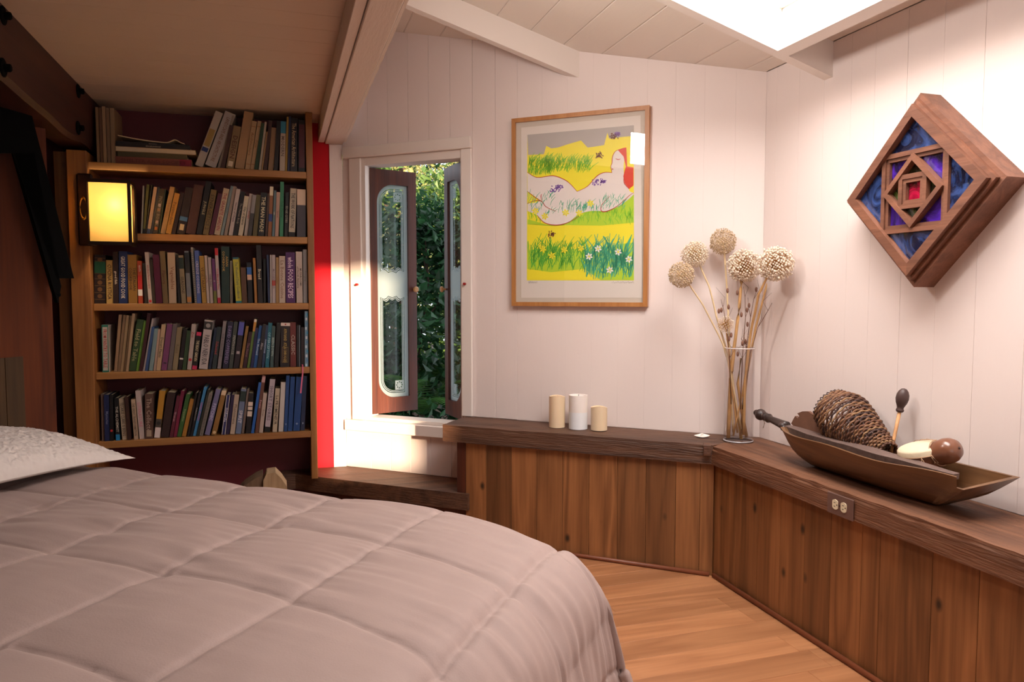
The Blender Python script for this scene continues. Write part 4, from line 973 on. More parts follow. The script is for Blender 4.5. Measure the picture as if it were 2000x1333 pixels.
def poly(pts, ci, dz=None):
    lay[0] += 1; d = AX-.0001-(.00035*dz if dz is not None else .0)
    q = [a2(*p) for p in pts]
    cu = fill2d([q], .0002); mb.add([(v[0], v[1]+d, v[2]) for v in cu[0]], cu[1], BW, ci)
def stroke(pts, wd, ci, dz=4):
    q = [a2(*p) for p in pts]; d = AX-.0001-.00035*dz; k = len(q)
    vs = []
    for i in range(k):
        a, b_ = q[max(i-1, 0)], q[min(i+1, k-1)]; dx, dy = b_[0]-a[0], b_[1]-a[1]; l = math.hypot(dx, dy) or 1; ww = wd*(1 if k < 3 else (1-.5*abs(2*i/(k-1)-1)))
        vs += [(q[i][0]-dy/l*ww, d, q[i][1]+dx/l*ww), (q[i][0]+dy/l*ww, d, q[i][1]-dx/l*ww)]
    mb.add(vs, [(2*i, 2*i+1, 2*i+3, 2*i+2) for i in range(k-1)], BW, ci)
def sm(pts, n=5):
    out = []
    for i in range(len(pts)-1):
        p0, p1, p2, p3 = pts[max(i-1, 0)], pts[i], pts[i+1], pts[min(i+2, len(pts)-1)]
        for j in range(n):
            t = j/n; out.append(tuple(.5*((2*p1[c])+(-p0[c]+p2[c])*t+(2*p0[c]-5*p1[c]+4*p2[c]-p3[c])*t*t+(-p0[c]+3*p1[c]-3*p2[c]+p3[c])*t**3) for c in (0, 1)))
    return out+[pts[-1]]
poly([(118, 185), (840, 110), (850, 1215), (118, 1215)], 0)
poly([(155, 228), (800, 170), (800, 1110), (152, 1110)], 2, 1)
poly([(155, 228), (800, 170), (800, 235), (735, 240), (650, 250), (640, 215), (620, 290), (560, 300), (520, 305), (480, 262), (400, 285), (340, 305), (300, 310), (270, 295), (255, 345), (160, 350)], 1, 2)
rp = random.Random(4)
def grass(x0, x1, y0, y1, n, ci, ln=(30, 70), wd=.0016, dz=3, tilt=.3):
    for _ in range(n):
        x = rp.uniform(x0, x1); y = rp.uniform(y0, y1); l = rp.uniform(*ln); k = rp.gauss(tilt, .35)*l
        xe = min(797, max(157, x+k)); xm = min(797, max(157, x+k*.3)); x = min(797, max(157, x)); y = min(1104, y)
        stroke([(x, y), (xm, y-l*.5), (xe, y-l)], wd, ci, dz)
grass(160, 300, 390, 475, 150, 3, (25, 60), dz=3); grass(260, 540, 385, 460, 190, 3, (25, 55), dz=3)
poly([(157, 740), (300, 780), (500, 700), (800, 590), (800, 760), (600, 778), (400, 775), (157, 770)], 12, 2)
grass(160, 795, 700, 775, 150, 3, (20, 55), dz=3, tilt=0)
poly([(157, 930), (300, 900), (500, 930), (640, 900), (800, 880), (800, 1108), (600, 1108), (500, 1040), (300, 1060), (157, 1040)], 12, 2)
grass(160, 520, 930, 1060, 170, 11, (40, 110), .0020, 3, .15)
grass(500, 795, 950, 1108, 190, 9, (50, 140), .0026, 4, .1)
# figure
hipt = sm([(155, 455), (215, 487), (310, 476), (380, 500), (420, 530), (457, 572)]); sh = sm([(457, 572), (520, 540), (575, 480), (620, 457), (668, 458)])
head = [(666, 458), (668, 440), (662, 420), (667, 400), (672, 360), (690, 328), (735, 310), (745, 350), (738, 420), (740, 480)]
arm = sm([(740, 480), (765, 530), (775, 570), (800, 585), (760, 625), (700, 665), (640, 690), (600, 690)]); low = sm([(600, 690), (540, 690), (470, 708), (400, 760), (330, 775), (260, 760), (215, 715), (157, 690)])
poly(hipt+sh[1:]+head[1:]+arm[1:]+low[1:]+[(157, 460)], 4, 5)
poly([(157, 570), (200, 600), (240, 628), (205, 640), (157, 645)], 2, 6)
poly([(735, 308), (755, 305), (760, 420), (798, 425), (798, 535), (772, 556), (745, 520), (736, 480), (752, 420), (738, 360), (705, 322)], 5, 6)
for ln in (hipt, sh, sm([(155, 570), (200, 605), (243, 632)]), sm([(155, 645), (200, 628), (243, 632), (270, 665), (330, 692)]), sm([(243, 632), (238, 600), (243, 588)]), sm([(215, 715), (260, 760), (330, 775), (400, 760), (470, 720)]), sm([(668, 458), (662, 420), (668, 400), (672, 360), (690, 328), (735, 310)]), sm([(655, 600), (625, 630), (603, 660), (605, 690), (640, 690), (700, 660), (775, 595), (800, 580)]), sm([(690, 372), (705, 378), (720, 374)]), sm([(668, 440), (672, 434), (676, 440)]), sm([(740, 480), (742, 520), (772, 556)])):
    stroke(ln, .0019, 6, 7)
grass(158, 310, 590, 720, 45, 9, (15, 50), .0013, 7); grass(340, 620, 650, 705, 70, 9, (15, 50), .0013, 7); grass(610, 740, 610, 685, 40, 9, (15, 45), .0013, 7)
for cx_, cy_, ci, r_, dz in ((325, 560, 7, 36, 7), (350, 545, 7, 24, 7), (580, 517, 7, 34, 7), (610, 510, 7, 18, 7), (590, 352, 8, 24, 7), (685, 238, 8, 26, 7), (700, 222, 7, 20, 7), (303, 832, 8, 26, 7)):
    for k in range(26):
        a = rp.uniform(0, 6.28); q = r_*rp.uniform(.2, 1); x, y = cx_+math.cos(a)*q, cy_+math.sin(a)*q*.65; b_ = rp.uniform(0, 6.28)
        stroke([(x, y), (x+math.cos(b_)*9, y+math.sin(b_)*9)], .0022, ci, dz)
for cx_, cy_, ci in ((205, 690, 2), (262, 722, 2), (388, 700, 2), (470, 703, 2), (538, 643, 2), (250, 920, 2), (305, 960, 2), (380, 925, 2), (480, 915, 2), (584, 918, 10), (706, 938, 10), (770, 982, 10), (655, 1047, 10), (530, 965, 10)):
    for k in range(6):
        a = k*1.047+.3; poly([(cx_, cy_), (cx_+math.cos(a-.4)*15, cy_+math.sin(a-.4)*15), (cx_+math.cos(a)*24, cy_+math.sin(a)*24), (cx_+math.cos(a+.4)*15, cy_+math.sin(a+.4)*15)], ci, 8)
    if ci == 10: poly([(cx_-5, cy_-5), (cx_+5, cy_-5), (cx_+5, cy_+5), (cx_-5, cy_+5)], 2, 9)
B(mb, 'print_sheet', PMAT, pic)
mb = MB(); 
for (xa, xb) in ((160, 215), (665, 800)):
    pts = [(xa+(xb-xa)*i/24, 1122+6*math.sin(i*2.4)+3*math.sin(i*5.1)) for i in range(25)]; 
    q = [a2(*p) for p in pts]; mb.tube([BW @ V((a, AX-.0008, b_)) for a, b_ in q], .0006, 3)
B(mb, 'pencil_signature', [flat('#8A8078')], pic)
B(MB().box(ps0+.015, ps1-.015, .0015, .0035, pz0+.015, pz1-.015, PM), 'glass_pane', [PICGLASS], pic)
# ================================================================== STAINED GLASS DIAMOND
dia = thing('stained_glass_panel', 'diamond-shaped wooden wall piece with blue and purple glass set in nested frames', 'wall art', (RX, 1.90, 1.235))
dc = V((0, 1.905, 1.540))
def DM(x): return Matrix.Translation((x, dc.y, dc.z)) @ Matrix.Rotation(-math.pi/2, 4, 'Z')   # local x -> -Y, local y (depth) -> +X
def ring(hd_o, hd_i, x, th_, name, rot=0, mat=DIAW, bars=True, off=(0, 0)):
    "square ring as four mitred bars; half diagonals for diamonds (rot=0), half sides for squares (rot=1)"
    def cor(r_, k):
        if rot == 0: a = math.pi/2*k; return (r_*math.cos(a)+off[0], r_*math.sin(a)+off[1])
        a = math.pi/2*k+math.pi/4; return (r_*1.41421*math.cos(a)+off[0], r_*1.41421*math.sin(a)+off[1])
    for k in range(4):
        B(MB().prism([cor(hd_o, k), cor(hd_o, k+1), cor(hd_i, k+1), cor(hd_i, k)], 0, th_, DM(x), ax='y'), name, [mat], dia)
def gmat(name, c1, c2, sc, rough=.12, mx_=0):
    mt, t, b = nt(name); N = t.nodes.new; L = t.links.new; tc = N('ShaderNodeTexCoord'); n = N('ShaderNodeTexNoise'); n.inputs['Scale'].default_value = sc; n.inputs['Detail'].default_value = 8; n.inputs['Distortion'].default_value = 2.5; L(tc.outputs['Object'], n.inputs['Vector'])
    cr = N('ShaderNodeValToRGB'); cr.color_ramp.elements[0].color = lin(c1); cr.color_ramp.elements[0].position = .38; cr.color_ramp.elements[1].color = lin(c2); cr.color_ramp.elements[1].position = .72; L(n.outputs['Fac'], cr.inputs[0]); L(cr.outputs[0], b.inputs['Base Color'])
    b.inputs['Roughness'].default_value = rough; b.inputs['Specular IOR Level'].default_value = .8; b.inputs['Coat Weight'].default_value = .6; b.inputs['Coat Roughness'].default_value = .08
    bp = N('ShaderNodeBump'); bp.inputs['Strength'].default_value = .6; bp.inputs['Distance'].default_value = .006; L(n.outputs['Fac'], bp.inputs['Height']); L(bp.outputs[0], b.inputs['Normal']); return mt
GB = gmat('streaky blue glass', '#0E1530', '#3E5C9C', 11); GP = gmat('deep purple glass', '#120A28', '#5A2CC0', 9); GG = gmat('dark green glass', '#14180C', '#4A5A20', 14); GR = gmat('red glass', '#5A0618', '#E01A50', 16)
ring(.308, .262, 1.958, .082, 'outer_frame'); ring(.288, .235, 1.942, .0155, 'step_frame'); ring(.272, .232, 1.925, .0165, 'front_frame')
def tri(x, pts, m_, nm='glass'): B(MB().prism(pts, 0, .003, DM(x), ax='y'), nm, [m_], dia)
sq = .132
for k in range(4):       # four corner panes (blue) between front frame and square
    a = math.pi/2*k; tip = (.236*math.cos(a), .236*math.sin(a)); b1 = (sq*1.0*math.cos(a)+.10*math.cos(a+math.pi/2), sq*math.sin(a)+.10*math.sin(a+math.pi/2)); b2_ = (sq*math.cos(a)-.10*math.cos(a+math.pi/2), sq*math.sin(a)-.10*math.sin(a+math.pi/2))
    tri(1.950, [tip, b1, b2_], GB, 'blue_glass')
ring(.131, .116, 1.940, .012, 'square_frame', 1); ring(.1155, .104, 1.946, .012, 'square_inner_frame', 1)
for k in range(4):
    a = math.pi/2*k+math.pi/4; r_ = .1035*1.414; c_ = (r_*math.cos(a), r_*math.sin(a)); e1 = (.1035*math.sqrt(1)*[1, -1, -1, 1][k]*1.0, 0.0); e2 = (0, .1035*[1, 1, -1, -1][k]); tri(1.957, [c_, e1, e2], GP, 'purple_glass')
ring(.118, .096, 1.932, .024, 'inner_diamond_frame')
for k in range(4):
    a = math.pi/2*k; tri(1.955, [(.095*math.cos(a), .095*math.sin(a)), (.05*math.cos(a)-.05*math.sin(a), .05*math.sin(a)+.05*math.cos(a)), (.05*math.cos(a)+.05*math.sin(a), .05*math.sin(a)-.05*math.cos(a))], GG, 'green_glass')
ring(.055, .040, 1.936, .018, 'small_square_frame', 1); ring(.0395, .028, 1.940, .014, 'centre_frame', 1)
tri(1.953, [(-.0275, -.0275), (.0275, -.0275), (.0275, .0275), (-.0275, .0275)], GR, 'red_glass')
B(MB().prism([(.255, 0), (0, .255), (-.255, 0), (0, -.255)], 0, .01, DM(2.02), ax='y'), 'back_board', [plain('dark back board', '#1A1210', .8)], dia)
# ================================================================== CANDLES
CRE = plain('ivory candle wax', '#E8D0AE', .45, trans=.3); WHT = plain('white candle wax', '#EDE4DE', .4, trans=.3)
def candle(s, off, r_, h, dip, mats, label, cap=False):
    p = W(s, off, ZB+.0012); root = thing('candle', label, 'candle', p, None, 'pillar candles on the timber ledge'); M = Matrix.Translation(p)
    n = 40; mb = MB(); vs = []; fs = []; rows = 12
    for i in range(rows+1):
        for j in range(n):
            a = 2*math.pi*j/n; top = h-dip*(.5+.5*math.sin(a*2+2.2))-(.4*dip*math.cos(a-1)); vs.append((r_*math.cos(a), r_*math.sin(a), .002+top*i/rows))
    for q, dd in ((.86, 0), (.80, -.012), (.4, -.014)):
        for j in range(n):
            a = 2*math.pi*j/n; top = h-dip*(.5+.5*math.sin(a*2+2.2))-(.4*dip*math.cos(a-1)); vs.append((r_*q*math.cos(a), r_*q*math.sin(a), top*(1) if dd == 0 else h-dip+dd))
    R_ = rows+4
    fs = [(i*n+j, i*n+(j+1) % n, (i+1)*n+(j+1) % n, (i+1)*n+j) for i in range(R_-1) for j in range(n)]+[tuple((R_-1)*n+j for j in range(n)), tuple(range(n))[::-1]]
    mi = [(0 if len(mats) == 1 else (1 if i < 6 else 0)) for i in range(R_-1) for j in range(n)]+[0, 0]
    link_mesh('wax', [tuple(M @ V(v)) for v in vs], fs, mats, root, smooth='auto', mi=mi)
    B(MB().tube([p+V((0, 0, h-dip-.016)), p+V((.001, 0, h-dip+.0)), p+V((.003, .001, h-dip+.006))], .0012, 6), 'wick', [flat('#2A221E')], root)
candle(1.308, .125, .0385, .152, .006, [CRE], 'tall ivory pillar candle, leftmost of three on the ledge')
candle(1.414, .125, .0445, .160, .001, [WHT, plain('lower white candle wax', '#E8E8EA', .3)], 'white pillar candle, the widest, in the middle of three on the ledge')
candle(1.515, .120, .0385, .112, .007, [CRE], 'short ivory pillar candle, rightmost of three on the ledge')
# shell
p = W(0, 0, 0); p = V((1.785, 2.866, ZB+.0015)); sh_ = thing('seashell', 'small spiky white shell lying on the ledge left of the glass vase', 'shell', p)
vs = []; n = 40
for i in range(n):
    a = 2*math.pi*i/n; r_ = .018*(1+.75*abs(math.cos(a))**3)+.006*(i % 2); vs.append(p+rt*(r_*math.cos(a))+V((fw.x, fw.y, 0))*(r_*.7*math.sin(a))+V((0, 0, .004+.006*abs(math.cos(a))**2)))
vs += [p+V((0, 0, .020)), p]
fs = [(i, (i+1) % n, n) for i in range(n)]+[((i+1) % n, i, n+1) for i in range(n)]
link_mesh('shell_body', vs, fs, [plain('white shell', '#EFE6DC', .5)], sh_)
mb = MB()
for k in range(16):
    a = rp.uniform(0, 6.28); q = rp.uniform(0, .014); c_ = p+V((q*math.cos(a), q*math.sin(a), .017-q*.7)); mb.tube([c_, c_+V((math.cos(a)*.003, math.sin(a)*.003, .006))], [.0022, .0004], 5)
B(mb, 'spikes', [MATS['white shell']], sh_)
# ================================================================== VASE WITH DRIED ALLIUMS
vp = V((1.897, 2.757, ZB+.0012)); vr = .062; vh = .406
va = thing('glass_vase', 'tall clear glass cylinder vase holding dried stems in the corner', 'vase', vp); M = Matrix.Translation(vp)
B(MB().lathe([(vr*.96, 0), (vr, .004), (vr, vh), (vr-.0045, vh+.001), (vr-.0045, .022), (.0, .020)], 56, M, cap0=True, cap1=False), 'glass_body', [VASEG], va, smooth='auto')
B(MB().tube([(vr*math.cos(a*math.pi/28)-.0, vr*math.sin(a*math.pi/28), vh) for a in range(56)], .0026, 6, M, closed=True), 'rim', [plain('glass rim', '#D8CCC8', .1, coat=1)], va, smooth=True)
B(MB().tube([((vr-.001)*math.cos(a*math.pi/28), (vr-.001)*math.sin(a*math.pi/28), .004) for a in range(56)], .0036, 6, M, closed=True), 'base_ring', [plain('thick glass base', '#A8A4A8', .1, coat=1)], va, smooth=True)
STEM = plain('dry stem tan', '#BE915C', .7, var=.25, vscale=30, bump=.5); STEMP = plain('dry stem pale', '#D8BC90', .7, var=.2, vscale=30); FLO = plain('dry flower cream', '#EAD8C2', .8, var=.2, vscale=60); FLOB = plain('dry flower tan', '#C6AC8C', .8, var=.25, vscale=60); TWIG = plain('dark dry twig', '#6E4A34', .8, var=.2); POD = plain('dry seed pod', '#7A5240', .7, var=.3, vscale=60)
def cp(px, py, dy=0): return hit(px, py, vp+V((fw.x, fw.y, 0))*dy, fw)
ra = random.Random(9)
def allium(label, hpx, hpy, rpx, path, r0, mat, fm, dy, nfl=420, sprout=0.0):
    c_ = cp(hpx, hpy, dy); R = rpx/F*(c_-CAMP).dot(fw)
    pts = [cp(*q, dy*(.15+.85*max(0, min(1, (690-q[1])/150)))) for q in path]+[c_]
    root = thing('dried_allium', label, 'dried flower', pts[0], None, 'dried alliums in the glass vase')
    sp = []
    for i in range(len(pts)-1):
        for j in range(4): sp.append(pts[i].lerp(pts[i+1], j/4)+V((noise.noise(pts[i]*9+V((j, 0, 0)))*.002, 0, 0)))
    sp.append(pts[-1]); k = len(sp)
    B(MB().tube(sp, [r0*(1-.35*i/k) for i in range(k)], 8), 'stem', [mat], root, smooth=True)
    mb = MB(); ray = MB()
    for i in range(nfl):
        z = 1-2*(i+.5)/nfl; a = i*2.39996; q = math.sqrt(1-z*z); d_ = V((q*math.cos(a), q*math.sin(a), z)).normalized(); rr = R*(ra.uniform(.80, 1.02)+sprout*ra.random()*.16)
        p1 = c_+d_*rr; fr_ = R*.062*ra.uniform(.7, 1.3)
        if i % 3 == 0 or sprout: ray.tube([c_+d_*R*.15, p1], .0005, 3, caps=False)
        mb.ball(p1, fr_, sub=1)
    B(ray, 'flower_rays', [mat], root, kind='stuff'); B(mb, 'florets', [fm], root, kind='stuff')
    return root
allium('Small dried allium head, leftmost and lowest of the row, on a pale thin stem', 1331, 537, 25, [(1447, 838), (1424, 715), (1412, 672), (1374, 597), (1346, 556)], .0042, STEMP, FLOB, -.06)
allium('Dried allium just above and right of the leftmost one', 1357, 497, 25, [(1440, 820), (1428, 715), (1400, 620), (1385, 560), (1367, 519)], .0045, STEMP, FLO, .05, 400, .5)
allium('Round tan dried allium, the topmost of the bunch', 1412, 472, 25.5, [(1432, 845), (1427, 760), (1424, 650), (1420, 570), (1415, 494)], .0048, STEMP, FLOB, .03)
allium('Large dried allium in the middle on the thickest stem', 1453, 520, 31, [(1422, 856), (1427, 740), (1434, 680), (1444, 600), (1448, 552)], .0085, STEM, FLO, -.02, 520, .5)
allium('Largest dried allium, at the right of the bunch', 1515, 516, 33, [(1452, 850), (1455, 740), (1466, 650), (1482, 575), (1497, 545)], .0065, STEM, FLO, -.2, 560, .6)
allium('Small sparse dried allium low down just above the vase rim', 1417, 634, 16, [(1440, 846), (1430, 760), (1424, 690)], .004, STEM, FLO, -.025, 150, .9)
root = thing('dry_stalk', 'bare tan dried stem in the vase, running beside the stem of the largest allium', 'dried stalk', cp(1448, 845))
B(MB().tube([cp(1446, 852, .01), cp(1459, 730, .01), cp(1476, 640, .015), cp(1500, 548, .02)], [.006, .0055, .005, .004], 8), 'stem', [STEM], root, smooth=True)
for i, (lab, pth) in enumerate((('short thick peeled stem leaning inside the glass vase, pale yellow', [(1448, 858), (1444, 830), (1436, 790), (1431, 752)]), ('short brown stem leaning inside the glass vase, behind the yellow one', [(1458, 852), (1448, 800), (1441, 750), (1447, 700)]), ('thin brown stem at the left inside the glass vase', [(1432, 852), (1440, 815), (1450, 770), (1456, 735)]))):
    pts = [cp(*q, .012-.012*i) for q in pth]; root = thing('dry_stalk', lab, 'dried stalk', pts[0])
    B(MB().tube(pts, [.007, .0065, .006, .005] if i < 2 else [.004]*4, 8), 'stem', [plain('peeled yellow stem', '#DDB870', .6) if i == 0 else STEM], root, smooth=True)
for i, (lab, pth, br_) in enumerate((
    ('dry twig with dark seed pods rising from the vase, left of the thick allium stem', [(1428, 790), (1425, 700), (1420, 640), (1412, 600), (1408, 585)], [(1404, 608), (1409, 606), (1423, 600), (1421, 568), (1424, 662), (1428, 655)]),
    ('dry twig with seed pods in the centre, right of the thick allium stem', [(1446, 800), (1450, 700), (1456, 620), (1455, 580), (1452, 560)], [(1448, 615), (1459, 606), (1463, 597), (1440, 572), (1460, 634), (1450, 671), (1441, 692)]),
    ('dry twig forking far right of the bunch', [(1452, 790), (1466, 690), (1480, 640), (1500, 607), (1518, 572)], [(1456, 668)]),
    ('dry twig topped by one pod beside the two right-hand stems', [(1450, 800), (1458, 680), (1466, 620), (1472, 585), (1480, 562)], [(1477, 566)]))):
    pts = [cp(*q, .008*i-.03) for q in pth]; root = thing('seed_twig', lab, 'dried twig', pts[0])
    mb = MB(); mb.tube(pts, [.0022, .002, .0016, .0012, .0008], 5)
    for k in range(4):
        j = 1+k % 3; q = pts[j]; mb.tube([q, q+V((ra.uniform(-.03, .03), 0, .04)), q+V((ra.uniform(-.04, .04), 0, .085))], [.0012, .0009, .0005], 4)
    B(mb, 'twig', [TWIG], root, smooth=True)
    for (x_, y_) in br_:
        q = cp(x_, y_, .008*i-.03); B(MB().ball(q, .0078, sub=2, sc=(.75, .75, 1.5)), 'seed_pod', [POD], root, smooth=True)
    j = min(pts, key=lambda z_: 0)
# ================================================================== WOODEN BOWL AND WHAT IS IN IT
bo = thing('wooden_bowl', 'long carved wooden dough bowl with a broken corner, on the right-hand ledge', 'bowl', (1.905, 1.97, ZB+.001))
def bowl_sec(u, inner):
    g = .011 if inner else 0; e_ = math.sin(math.pi*u)
    end = max(0, (u-.86)/.14); low = 1 if u < .025 else 0
    yt = 1.560+(2.392-1.560)*u; yb_ = 1.720+(2.262-1.720)*u
    if inner: yt += .014*(1 if u < .5 else -1)*(abs(u-.5)*2)**6; yb_ += .02*(1 if u < .5 else -1)*(abs(u-.5)*2)**6
    xf = 1.803-.030*e_+.030*end**2+g; xb = 1.992+.004*e_-.05*end**2-g
    zf = (.697-.030*low)-.006*e_+.004*math.sin(u*13); zb_ = .692-.004*e_; zbt = ZB+.0015+(.012 if inner else 0)
    Tf = V((xf, yt, zf)); Tb = V((xb, yt-.014*(1-u), zb_)); Bf = V((1.872+g*.4, yb_, zbt)); Bb = V((1.945-g*.4, yb_, zbt))
    c = [Tf, Tf.lerp(Bf, .5)+V((-.012, 0, -.010)), Bf.lerp(Tf, .08), Bf.lerp(Bb, .25), Bf.lerp(Bb, .75), Bb.lerp(Tb, .08), Bb.lerp(Tb, .5)+V((.012, 0, -.010)), Tb]
    out = []
    for i in range(len(c)-1):
        p0, p1, p2, p3 = c[max(i-1, 0)], c[i], c[i+1], c[min(i+2, len(c)-1)]
        for j in range(3):
            t = j/3; out.append(.5*((2*p1)+(p2-p0)*t+(2*p0-5*p1+4*p2-p3)*t*t+(3*p1-p0-3*p2+p3)*t**3))
    out = out+[c[-1]]
    for p in out:
        if p.z < zbt: p.z = zbt
        d_ = noise.noise(V((p.x*14, p.y*9, p.z*14)))*.003; p.x += d_
    return out
us = [0, .012, .024, .026]+[.05+.95*i/46 for i in range(47)]
O_ = [bowl_sec(u, False) for u in us]; I_ = [bowl_sec(u, True) for u in us]; k = len(O_[0]); vs = [tuple(p) for sct in O_+I_ for p in sct]; m_ = len(us); fs = []
for i in range(m_-1):
    for j in range(k-1):
        fs.append((i*k+j, i*k+j+1, (i+1)*k+j+1, (i+1)*k+j)); o2 = m_*k; fs.append((o2+i*k+j, o2+(i+1)*k+j, o2+(i+1)*k+j+1, o2+i*k+j+1))
    for j in (0, k-1): fs.append((i*k+j, (i+1)*k+j, m_*k+(i+1)*k+j, m_*k+i*k+j))
for i in (0, m_-1):
    fs.append(tuple(i*k+j for j in range(k))); fs.append(tuple(m_*k+i*k+j for j in range(k))); fs.append((i*k, i*k+k-1, m_*k+i*k+k-1, m_*k+i*k))
link_mesh('bowl_body', vs, fs, [BOWLW], bo, smooth='auto')
def hx(px, py, X): return hit(px, py, (X, 0, 0), (1, 0, 0))
# dark carved wooden piece with a turned handle
A, Z_ = hx(1532, 832, 1.868), hx(1868, 928, 1.835)
ins = thing('carved_paddle', 'long dark carved wooden paddle with turned knob handle, lying in the wooden bowl', 'carving', (A+Z_)/2)
ax = (Z_-A).normalized(); sd = ax.cross(V((0, 0, 1))).normalized(); nn = sd.cross(ax).normalized()
IM = Matrix(((ax.x, sd.x, nn.x, A.x), (ax.y, sd.y, nn.y, A.y), (ax.z, sd.z, nn.z, A.z), (0, 0, 0, 1))); Lb = (Z_-A).length
vs = []; st = 40
for i in range(st+1):
    u = i/st; wdt = .013+.017*min(1, u*3.5)-.05*max(0, u-.62); h1 = .004+.003*noise.noise(V((u*7, 0, 0))); tk = .016+.018*min(1, u*3)-.030*max(0, u-.3)
    vs += [(u*Lb, -wdt, h1), (u*Lb, wdt, h1-.002), (u*Lb, wdt*.85, -tk), (u*Lb, -wdt*.85, -tk)]
fs = [(i*4+j, i*4+(j+1) % 4, i*4+4+(j+1) % 4, i*4+4+j) for i in range(st) for j in range(4)]+[(0, 1, 2, 3), (st*4+3, st*4+2, st*4+1, st*4)]
DK2 = plain('worn dark wood face', '#6B5750', .45, var=.35, vscale=40, bump=.4, bscale=90)
link_mesh('blade', [tuple(IM @ V(v)) for v in vs], fs, [DK2], ins)
H0 = hx(1476, 806, 1.885); hax = (A+ax*.012-H0); Lh = hax.length; hax.normalize(); q = hax.to_track_quat('Z', 'Y').to_matrix().to_4x4()
HM = Matrix.Translation(H0) @ q
prof = [(.001, 0), (.010, .001), (.0115, .006), (.009, .012), (.008, .016), (.0165, .024), (.0205, .034), (.020, .043), (.014, .054), (.008, .059), (.013, .065), (.0155, .073), (.012, .081), (.010, .085), (.0145, .090), (.0165, .098), (.0125, .106), (.011, .112), (.016, Lh-.006), (.017, Lh)]
prof = [p for p in prof if p[1] <= Lh]+([(.016, Lh)] if prof[-1][1] > Lh else [])
B(MB().lathe([(r_*1.15, z_) for r_, z_ in prof], 24, HM), 'turned_handle', [DARKW], ins, smooth=True)
B(MB().tube([HM @ V((.0095*math.cos(a*.45), .0095*math.sin(a*.45), .057+a*.0003)) for a in range(28)]+[HM @ V((0, 0, .06))+V((0, 0, -.014)), HM @ V((0, 0, .06))+V((.004, -.002, -.03)), HM @ V((0, 0, .06))+V((0, .002, -.05))], .0018, 5), 'string', [plain('frayed string', '#D8C0A8', .9)], ins, smooth=True)
B(MB().ball(A+nn*.002+ax*.004-sd*-.012, .015, sub=2, sc=(1, 1, .9)).ball(A+nn*-.006+ax*.012+sd*.012, .013, sub=2), 'peg', [DARKW], ins, smooth=True)
pf = [(1545, 828), (1550, 818), (1553, 813), (1558, 818), (1561, 813), (1557, 808), (1567, 804), (1578, 804), (1590, 812), (1602, 828), (1618, 850), (1590, 852), (1560, 842)]
q_ = [hx(x, y, 1.885) for x, y in pf]
B(MB().prism([(p.y, p.z) for p in q_], 1.885, 1.897, ax='x'), 'fin', [plain('dull brown wood', '#6E4A38', .6, var=.3, vscale=50)], ins)
# woven basket
bk = thing('wicker_basket', 'cone-shaped woven brown wicker basket tilted in the wooden bowl', 'basket', hx(1690, 845, 1.93))
C0, C1 = hx(1628, 800, 1.935), hx(1733, 884, 1.922); bax = (C1-C0); BL = bax.length; bax.normalize()
BQ = Matrix.Translation(C0) @ bax.to_track_quat('Z', 'Y').to_matrix().to_4x4()
def brad(u): return .074+.022*math.sin(min(1, u*3.2)*math.pi/2)-.062*max(0, (u-.22)/.78)**1.15 if u < 1 else .034
WM4 = [plain('wicker '+c, c, .6, bump=.4, bscale=200) for c in ('#5A3826', '#80593C', '#3E2620', '#8E6A48', '#6E4630')]
mb = MB(); rows = 31; ns_ = 16; rw_ = random.Random(8)
for r_ in range(rows):
    u = r_/(rows-1); z0 = u*BL; n = ns_*6; pts = []
    for i in range(n):
        a = 2*math.pi*i/n; wv = math.cos(a*ns_/1+math.pi*(r_ % 2))*.0024; rr = brad(u)+wv+rw_.uniform(-.0006, .0006)
        pts.append(BQ @ V((rr*math.cos(a), rr*math.sin(a), z0+.0022*math.sin(a*3+r_)+rw_.uniform(-.0006, .0006))))
    seg = n//4; off = rw_.randrange(n)
    for sgi in range(4):
        pp = [pts[(off+sgi*seg+i) % n] for i in range(seg+2)]; mb.tube(pp, .0038 if r_ % 3 else .0043, 5, None, rw_.choice((0, 0, 1, 1, 2, 3, 4)), caps=True)
B(mb, 'woven_strands', WM4, bk, smooth=True)
for i in range(ns_):
    a = 2*math.pi*(i+.5)/ns_; pts = [BQ @ V(((brad(u)-.001)*math.cos(a), (brad(u)-.001)*math.sin(a), u*BL)) for u in [j/9 for j in range(10)]]
    pts = [pts[0]+(BQ.to_3x3() @ V((0, 0, -.012 if i % 4 == 0 else -.004)))]+pts
    B(MB().tube(pts, .0026, 5), 'stake', [WM4[2]], bk, smooth=True)
mb = MB()
for i in range(ns_*2):
    a = math.pi*i/ns_; b_ = math.pi*(i+1.6)/ns_; r0_ = brad(0); mb.tube([BQ @ V((r0_*math.cos(a), r0_*math.sin(a), 0)), BQ @ V(((r0_+.003)*math.cos((a+b_)/2), (r0_+.003)*math.sin((a+b_)/2), -.010)), BQ @ V((r0_*math.cos(b_), r0_*math.sin(b_), 0))], .0024, 5)
B(mb, 'rim_loops', [WM4[2]], bk, smooth=True)
